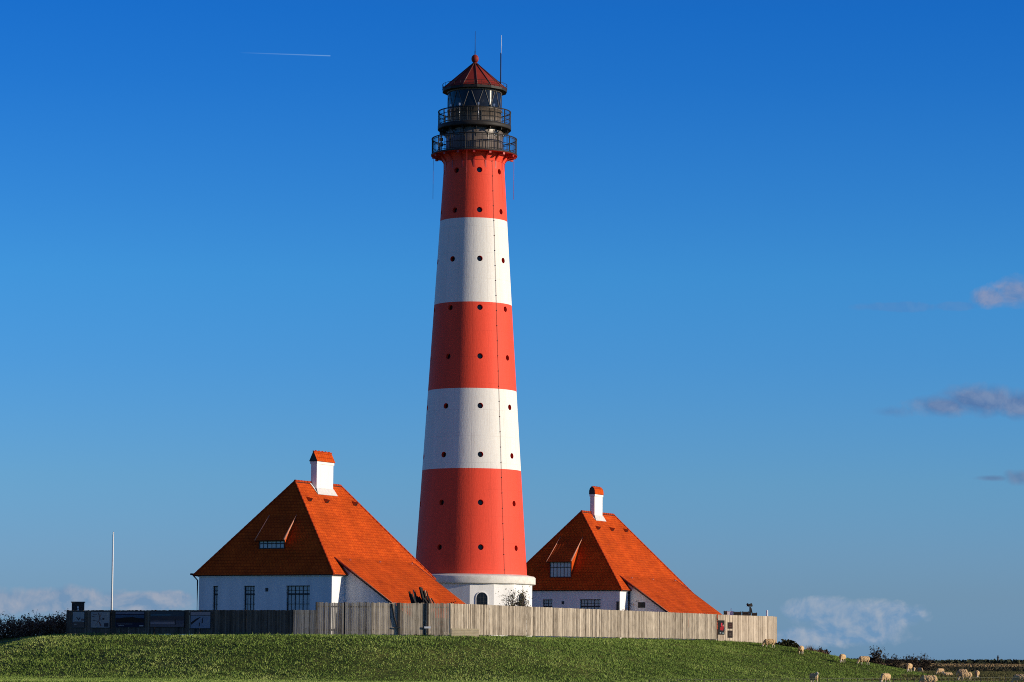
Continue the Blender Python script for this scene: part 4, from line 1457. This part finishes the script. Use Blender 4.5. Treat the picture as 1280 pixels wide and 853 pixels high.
X = (px - 640) / F * Yv; P = np.stack([X, Yv, height(X, Yv)], 1)
stuff_clumps('rushes', 'dark green belt of rushes across the marsh', 'rushes', P, .15 + .25 * g.random(n), np.full(n, .5), mat_scrub, 3, 17, tone=g.uniform(0, .35, n))
n = 60000
px = g.uniform(1080, 1420, n); Yv = 205 + 235 * g.random(n) ** 1.2
X = (px - 640) / F * Yv; dd_ = poly_dist(X, Yv)
m_ = (dd_ > 15 + 2 * np.sin(Yv * .3)); X, Yv = X[m_], Yv[m_]
P = np.stack([X, Yv, height(X, Yv)], 1)
stuff_clumps('marsh_grass', 'olive brown tussocky grass on the open marsh', 'grass', P, .08 + .16 * g.random(len(P)) ** 2, np.full(len(P), .1), mat_marsh, 3, 27, tone=np.clip(.4 + .3 * smooth_noise(X * .3, Yv * .1, 4), 0, 1))
# far treeline, one distant mass
n = 60000
X = g.uniform(-900, 1500, n); Yv = 1600 + g.normal(0, 25, n)
top = 2.3 + 1.0 * np.abs(smooth_noise(X * .05, X * .013, 3)) + .5 * smooth_noise(X * .2, X * .05, 4)
P = np.stack([X, Yv, height(X, Yv) + g.random(n) * top * .55], 1)
stuff_clumps('far_woodland', 'dark line of distant trees on the horizon', 'woodland', P, top * .5, np.full(n, 2.6), mat_far, 1, 8, lean=.5)
# distant mast
p = at(1247.5, 826, 1590)
t_ = thing('mast', 'tiny dark mast standing above the distant trees', 'mast', (p.x, 1590, 0))
mb = MB(); mb.tube([(0, 0, 0), (0, 0, at(1247.5, 819.5, 1590).z)], [.7, .3], 6); mb.build('pole', mat_frame, t_)
mb = MB(); mb.box(-.6, .6, -.4, .4, at(1247.5, 823, 1590).z, at(1247.5, 822, 1590).z); mb.build('platform', mat_frame, t_)

# ------------------------------------------------------------------ sheep


def mat_wool():
    m, t, b, _ = new_mat('cream_wool')
    co = t.n('ShaderNodeTexCoord').outputs['Object']
    n1 = t.noise(co, 9, 4, .6); n2 = t.noise(co, 2.5, 3, .5)
    c = t.ramp(t.math('ADD', t.math('MULTIPLY', n1, .5), t.math('MULTIPLY', n2, .5)), [(.3, (.42, .27, .13)), (.5, (.60, .41, .22)), (.7, (.72, .53, .32))])
    t.l(c, b.inputs['Base Color']); b.inputs['Roughness'].default_value = .95; b.inputs['Specular IOR Level'].default_value = .05
    bump(t, b, n1, .8, .05)
    return m


m_wool = mat_wool()
m_face = mat_simple('pale_sheep_face', (.62, .52, .40), .8, .15, 10)
m_hoof = mat_simple('dark_hoof', (.04, .03, .025), .6, .2, 10)


def ellips(bm, c, r, rot=None):
    res = bmesh.ops.create_icosphere(bm, subdivisions=3, radius=1)
    M_ = Matrix.Translation(c) @ (rot or Matrix.Identity(4)) @ Matrix.Diagonal((*r, 1))
    bmesh.ops.transform(bm, matrix=M_, verts=res['verts'])


def cone_seg(bm, p, q, r1, r2, n=10):
    p, q = Vector(p), Vector(q); d = q - p
    res = bmesh.ops.create_cone(bm, cap_ends=True, segments=n, radius1=r1, radius2=r2, depth=d.length)
    rot = d.to_track_quat('Z', 'Y').to_matrix().to_4x4()
    bmesh.ops.transform(bm, matrix=Matrix.Translation((p + q) / 2) @ rot, verts=res['verts'])


def sheep_mesh(name, pose):
    """x = forward, feet at z=0; one continuous skin"""
    bm = bmesh.new()
    ly = 0 if pose != 'lying' else -.36
    ellips(bm, (-.02, 0, .60 + ly), (.50, .25, .245)); ellips(bm, (-.33, 0, .60 + ly), (.25, .235, .24)); ellips(bm, (.28, 0, .59 + ly), (.24, .225, .245))
    ellips(bm, (0, 0, .53 + ly), (.36, .23, .2))
    cone_seg(bm, (-.52, 0, .66 + ly), (-.60, 0, .44 + ly), .045, .025)
    if pose == 'graze':
        cone_seg(bm, (.40, 0, .62), (.62, 0, .34), .15, .10); hp = Vector((.66, 0, .24)); hd = Vector((.30, 0, -.95)).normalized()
    elif pose == 'walk':
        cone_seg(bm, (.40, 0, .66), (.62, 0, .80), .15, .09); hp = Vector((.68, 0, .84)); hd = Vector((.9, 0, -.42)).normalized()
    else:
        cone_seg(bm, (.38, 0, .66 + ly), (.56, 0, .86 + ly), .14, .09); hp = Vector((.62, 0, .90 + ly)); hd = Vector((.9, 0, -.35)).normalized()
    ellips(bm, hp, (.10, .085, .10))
    cone_seg(bm, hp, hp + hd * .19, .075, .042); ellips(bm, hp + hd * .19, (.045, .045, .04))
    up = Vector((0, 1, 0)).cross(hd).normalized() * -1
    for s in (-1, 1):
        b0 = hp - hd * .03 + Vector((0, s * .07, 0)); cone_seg(bm, b0, b0 + Vector((0, s * .12, -.01)), .032, .012, 6)
    st = {'graze': (.02, -.03, -.05, .04), 'walk': (.10, -.10, -.10, .12)}.get(pose)
    if st:
        for (x, y, off) in ((.27, .12, st[0]), (.27, -.12, st[1])):
            cone_seg(bm, (x, y, .52), (x + off * .3, y, .27), .085, .045); cone_seg(bm, (x + off * .3, y, .27), (x + off, y, .03), .040, .028)
            cone_seg(bm, (x + off, y, .05), (x + off + .01, y, 0), .036, .042)
        for (x, y, off) in ((-.36, .12, st[2]), (-.36, -.12, st[3])):
            cone_seg(bm, (x, y, .55), (x + .05, y, .36), .12, .06); cone_seg(bm, (x + .05, y, .37), (x - .05 + off, y, .25), .055, .038)
            cone_seg(bm, (x - .05 + off, y, .25), (x - .03 + off, y, .03), .038, .028); cone_seg(bm, (x - .03 + off, y, .05), (x - .02 + off, y, 0), .036, .042)
    else:
        for s in (-1, 1):
            cone_seg(bm, (.30, s * .15, .12), (.48, s * .17, .05), .07, .035); cone_seg(bm, (-.30, s * .2, .12), (-.10, s * .26, .05), .09, .04)
    me = bpy.data.meshes.new(name); bm.to_mesh(me); bm.free()
    o = bpy.data.objects.new(name, me); COL.objects.link(o)
    md = o.modifiers.new('r', 'REMESH'); md.mode = 'VOXEL'; md.voxel_size = .022
    sm = o.modifiers.new('s', 'SMOOTH'); sm.iterations = 3; sm.factor = .5
    bpy.context.view_layer.update()
    out = bpy.data.meshes.new_from_object(o.evaluated_get(bpy.context.evaluated_depsgraph_get()))
    bpy.data.objects.remove(o)
    n = len(out.vertices); co = np.empty(n * 3, np.float32); out.vertices.foreach_get('co', co); co = co.reshape(-1, 3)
    nor = np.empty(n * 3, np.float32); out.vertices.foreach_get('normal', nor); nor = nor.reshape(-1, 3)
    wool = (co[:, 2] > (.30 + min(0, ly) if ly == 0 else .05)) & (co[:, 0] < .55)
    d = .012 * (np.sin(co[:, 0] * 37 + 2 * np.sin(co[:, 1] * 29)) * np.sin(co[:, 2] * 41) + np.sin(co[:, 1] * 53 + co[:, 0] * 23))
    co += nor * (d * wool)[:, None]
    out.vertices.foreach_set('co', co.ravel()); out.update()
    out.materials.clear()
    for m_ in (m_wool, m_face, m_hoof): out.materials.append(m_)
    hx = hp - hd * .06
    for p in out.polygons:
        c = p.center; p.use_smooth = True
        if (c - hp).dot(hd) > -.05 and (c - hp).length < .32: p.material_index = 1
        elif pose != 'lying' and c.z < .05: p.material_index = 2
        elif pose != 'lying' and c.z < .30: p.material_index = 1
    return out, hp, hd


SM = {k: sheep_mesh('sheep_body', k) for k in ('graze', 'walk', 'lying')}


def sheep(px, py, pose, face, label, hpx=None, scale=1.0):
    """face: heading in degrees, 0 = to the right, 90 = away from the viewer"""
    p = ground_at(px, py)
    t = thing('sheep', label, 'sheep', (p.x, p.y, p.z - .02), R(face), 'sheep grazing round the mound')
    t.scale = (scale,) * 3
    me, hp, hd = SM[pose]
    b = bpy.data.objects.new('body', me); COL.objects.link(b); b.parent = t
    for s in (-1, 1):
        mb = MB(); c = hp + hd * .03 + Vector((0, s * .078, .02)); mb.tube([c - Vector((0, .01, 0)), c + Vector((0, .01, 0))], .014, 6)
        mb.build('eye', m_hoof, t)
    return p


for a in (
    (961.5, 810.0, 'graze', 195, 'cream sheep grazing against the pale end of the board fence'),
    (1001.5, 818.6, 'graze', 75, 'sheep seen from behind just below the fence end weeds'),
    (1053, 829, 'graze', 250, 'grazing sheep facing the viewer with its flank in shadow'),
    (1080, 831.5, 'graze', 200, 'bright cream sheep grazing left of the round dark bush'),
    (1017.5, 855.5, 'walk', 285, 'small pale sheep cut by the bottom edge below the fence end'),
    (1107, 855.5, 'graze', 235, 'large sheep with raised back at the bottom edge of the slope'),
    (1136.5, 840.3, 'graze', 250, 'leftmost of the three sheep standing close together'),
    (1142.5, 840.3, 'graze', 265, 'middle one of the three sheep standing close together'),
    (1150.5, 841.0, 'graze', 300, 'rightmost of the three sheep standing close together'),
    (1175.5, 843.8, 'graze', 215, 'dark shaded sheep with a bright rump on the open marsh'),
    (1185, 845.6, 'lying', 200, 'sheep lying low in the grass between two standing ones'),
    (1203, 845.5, 'graze', 180, 'sheep standing directly behind the broad dark one'),
    (1207, 852, 'graze', 190, 'broad sheep with dark shadowed side at the lower right'),
    (1221.5, 848.5, 'graze', 260, 'small sheep alone right of the broad dark one'),
    (1161, 867, 'graze', 185, 'sheep whose back alone shows at the bottom edge'),
    (1276, 857, 'graze', 170, 'pale sheep cut by the right bottom corner'),
):
    sheep(*a, scale=.80)

# ------------------------------------------------------------------ sheep netting in the near field
t_ = thing('wire_fence', 'thin sheep netting with slim posts across the very bottom right', 'fence', (0, 0, 0))
n0 = at(812, 850.3, 104); n1 = at(1310, 846.5, 132)
L = (n1 - n0).length; d = (n1 - n0) / L
m_net = mat_simple('dull_net_wire', (.13, .14, .09), .7, .2, 3)
mb = MB(); mb.tube([n0, n1], .005, 4); mb.tube([n0 - Vector((0, 0, .12)), n1 - Vector((0, 0, .12))], .003, 4)
mb.tube([n0 - Vector((0, 0, .3)), n1 - Vector((0, 0, .3))], .006, 4)
mb.build('wire', m_net, t_)
n = int(L / .62)
proto = None
for k in range(min(n, 95)):
    p = n0 + d * (k * .62)
    if proto is None:
        mb = MB(); mb.tube([(0, 0, -.95), (0, 0, .03)], .012, 5); proto = mb.build('post', mat_post, t_); proto.location = p
    else: child_copy(proto, t_, p)

# ------------------------------------------------------------------ sun, sky
SAZ = Vector((math.sin(R(75)), -math.cos(R(75)), 0))
EL = R(12.5)
sund = Vector((SAZ.x * math.cos(EL), SAZ.y * math.cos(EL), math.sin(EL)))
sl = bpy.data.lights.new('sun', 'SUN'); sl.energy = 5.0; sl.angle = R(.5); sl.color = (1, .87, .68)
so = bpy.data.objects.new('sun', sl); COL.objects.link(so)
so.rotation_euler = sund.to_track_quat('Z', 'Y').to_euler()

w = bpy.data.worlds.new('World'); S.world = w; w.use_nodes = True
t = NT(w.node_tree)
out = t.n('ShaderNodeOutputWorld'); bg = t.n('ShaderNodeBackground'); t.l(bg.outputs[0], out.inputs[0])
sky = t.n('ShaderNodeTexSky', sky_type='NISHITA', sun_disc=False)
sky.sun_elevation = EL
sky.sun_rotation = math.atan2(SAZ.x, SAZ.y)
sky.air_density = 1.0; sky.dust_density = .3; sky.ozone_density = 3.0; sky.altitude = 0
g_ = t.n('ShaderNodeTexCoord').outputs['Generated']
sep = t.n('ShaderNodeSeparateXYZ'); t.l(g_, sep.inputs[0])
X_, Y_, Z_ = sep.outputs
zc = t.math('MAXIMUM', Z_, 0.0)
# per-elevation tint that gives the polarised deep blue of the photograph
SKYRAMP = [(0.0, (1, 1, 1)), (.03, (1, 1, 1)), (.12, (1, 1, 1)), (.22, (1, 1, 1)), (1.0, (1, 1, 1))]
#SKYRAMP_BEGIN
SKYRAMP = [(0.0003, (0.455, 0.9275, 2.3115)), (0.0206, (0.4697, 0.8206, 1.7797)), (0.0337, (0.4715, 0.8362, 1.7288)), (0.0573, (0.4368, 0.8718, 1.633)), (0.0966, (0.3152, 0.8542, 1.65)), (0.1251, (0.2565, 0.8741, 1.65)), (0.1488, (0.1967, 0.7896, 1.6186)), (0.1875, (0.1099, 0.6727, 1.5807)), (0.2128, (0.0763, 0.6246, 1.5703)), (0.28, (0.25, 0.48, 1.1)), (0.5, (0.62, 0.5, 0.8)), (1.0, (0.8, 0.55, 0.7))]
#SKYRAMP_END
tint = t.ramp(zc, SKYRAMP)
skyc = t.mix(1.0, sky.outputs[0], tint, 'MULTIPLY')
CLOUDS = True
if CLOUDS:
    yy = t.math('MAXIMUM', Y_, 0.05)
    hx = t.math('MULTIPLY', t.math('DIVIDE', X_, yy), F)
    hy = t.math('MULTIPLY', t.math('DIVIDE', Z_, yy), F)
    front = t.math('GREATER_THAN', Y_, 0.05)
    cmb = t.n('ShaderNodeCombineXYZ'); t.l(t.math('DIVIDE', hx, 100.0), cmb.inputs[0]); t.l(t.math('DIVIDE', hy, 100.0), cmb.inputs[1])
    vec = cmb.outputs[0]
    nz1 = t.noise(t.mapping(vec, (1.6, 3.2, 1)), 1.6, 7, .58, .3)
    nz2 = t.noise(vec, 9, 5, .6)
    nz3 = t.noise(t.mapping(vec, (1, 1.7, 1)), 3.4, 5, .55, .2)
    puff = lambda v: t.noise(v, 2.3, 7, .6, .35)
    off_ = t.n('ShaderNodeVectorMath', operation='ADD'); t.l(vec, off_.inputs[0]); off_.inputs[1].default_value = (.055, .075, 0)
    nzA = puff(vec); nzB = puff(off_.outputs[0])
    lit = t.math('ADD', t.math('MULTIPLY', t.math('SUBTRACT', nzA, nzB), 3.6), t.math('MULTIPLY', nz3, .9), clamp=True)
    nz1 = t.math('ADD', t.math('MULTIPLY', nz1, .2), t.math('MULTIPLY', nzA, .8))
    def sc(px, py):
        d = ray(px, py); return d.x / d.y * F, d.z / d.y * F
    def ell(px, py, rx, ry):
        cx, cy = sc(px, py)
        ex = t.math('DIVIDE', t.math('SUBTRACT', hx, cx), rx); ey = t.math('DIVIDE', t.math('SUBTRACT', hy, cy), ry)
        return t.math('SUBTRACT', 1.0, t.math('SQRT', t.math('ADD', t.math('MULTIPLY', ex, ex), t.math('MULTIPLY', ey, ey))))
    def cloud(skyc, blobs, col_lo, col_hi, namp, amp, soft=.35, bias=0.0, top=None):
        m = None
        for b_ in blobs:
            e = ell(*b_); m = e if m is None else t.math('MAXIMUM', m, e)
        m = t.math('ADD', m, t.math('MULTIPLY', t.math('SUBTRACT', nz1, .5), namp))
        m = t.math('ADD', m, t.math('MULTIPLY', t.math('SUBTRACT', nz2, .5), .22))
        m = t.math('DIVIDE', t.math('ADD', m, bias), soft, clamp=True)
        m = t.math('MULTIPLY', t.math('MULTIPLY', m, amp), front)
        # sunlit tops and greyer undersides vary with the puffs
        c = t.mix(lit, col_lo, col_hi)
        return t.mix(m, skyc, c)
    # colours are divided by the background strength below
    K = 1 / .1
    q = lambda r, g, b: tuple(((x / 255) ** 2.2) * K for x in (r, g, b))
    skyc = cloud(skyc, [(1270, 366, 36, 25), (1240, 372, 30, 15)], q(98, 130, 178), q(150, 152, 176), 1.4, .75, .6)
    skyc = cloud(skyc, [(1120, 384, 60, 7), (1195, 383, 30, 6)], q(78, 128, 190), q(100, 138, 188), 1.6, .4)
    skyc = cloud(skyc, [(1228, 500, 66, 22), (1275, 506, 48, 20), (1178, 507, 50, 15)], q(84, 112, 160), q(122, 138, 172), 1.4, .82, .75, .08)
    skyc = cloud(skyc, [(1116, 515, 30, 8)], q(84, 118, 168), q(110, 138, 178), 1.8, .4, .8)
    skyc = cloud(skyc, [(1276, 597, 26, 11), (1240, 598, 26, 5)], q(92, 120, 160), q(112, 132, 166), 1.6, .7, .6)
    skyc = cloud(skyc, [(1075, 779, 80, 30), (1110, 772, 54, 22), (1030, 764, 60, 20), (1045, 796, 100, 16)], q(110, 147, 186), q(166, 176, 192), 1.6, .72, .4, -.02)
    skyc = cloud(skyc, [(75, 752, 110, 20), (175, 753, 90, 14), (10, 754, 60, 16), (215, 747, 34, 10)], q(112, 142, 176), q(160, 166, 182), 1.4, .8, .4, .05)
    # vapour trail
    x0, y0 = sc(300, 66); x1, y1 = sc(413, 70)
    s = t.math('DIVIDE', t.math('SUBTRACT', hx, x0), x1 - x0)
    ins = t.math('MULTIPLY', t.math('GREATER_THAN', s, 0.0), t.math('LESS_THAN', s, 1.0))
    ln_ = t.math('ADD', t.math('MULTIPLY', s, y1 - y0), y0)
    dd = t.math('DIVIDE', t.math('ABSOLUTE', t.math('SUBTRACT', hy, ln_)), 1.0)
    f = t.math('MULTIPLY', t.math('SUBTRACT', 1.0, dd, clamp=True), t.math('MULTIPLY', ins, t.math('POWER', t.math('MAXIMUM', s, 0.0), .8)))
    skyc = t.mix(t.math('MULTIPLY', t.math('MULTIPLY', f, .5), front), skyc, q(150, 195, 235))
t.l(skyc, bg.inputs[0]); bg.inputs[1].default_value = .1

S.view_settings.view_transform = 'Standard'
S.view_settings.look = 'None'
S.view_settings.exposure = 0
S.view_settings.gamma = 1
S.view_settings.use_curve_mapping = False
S.cycles.use_denoising = False
S.cycles.max_bounces = 6
S.cycles.filter_width = 1.0
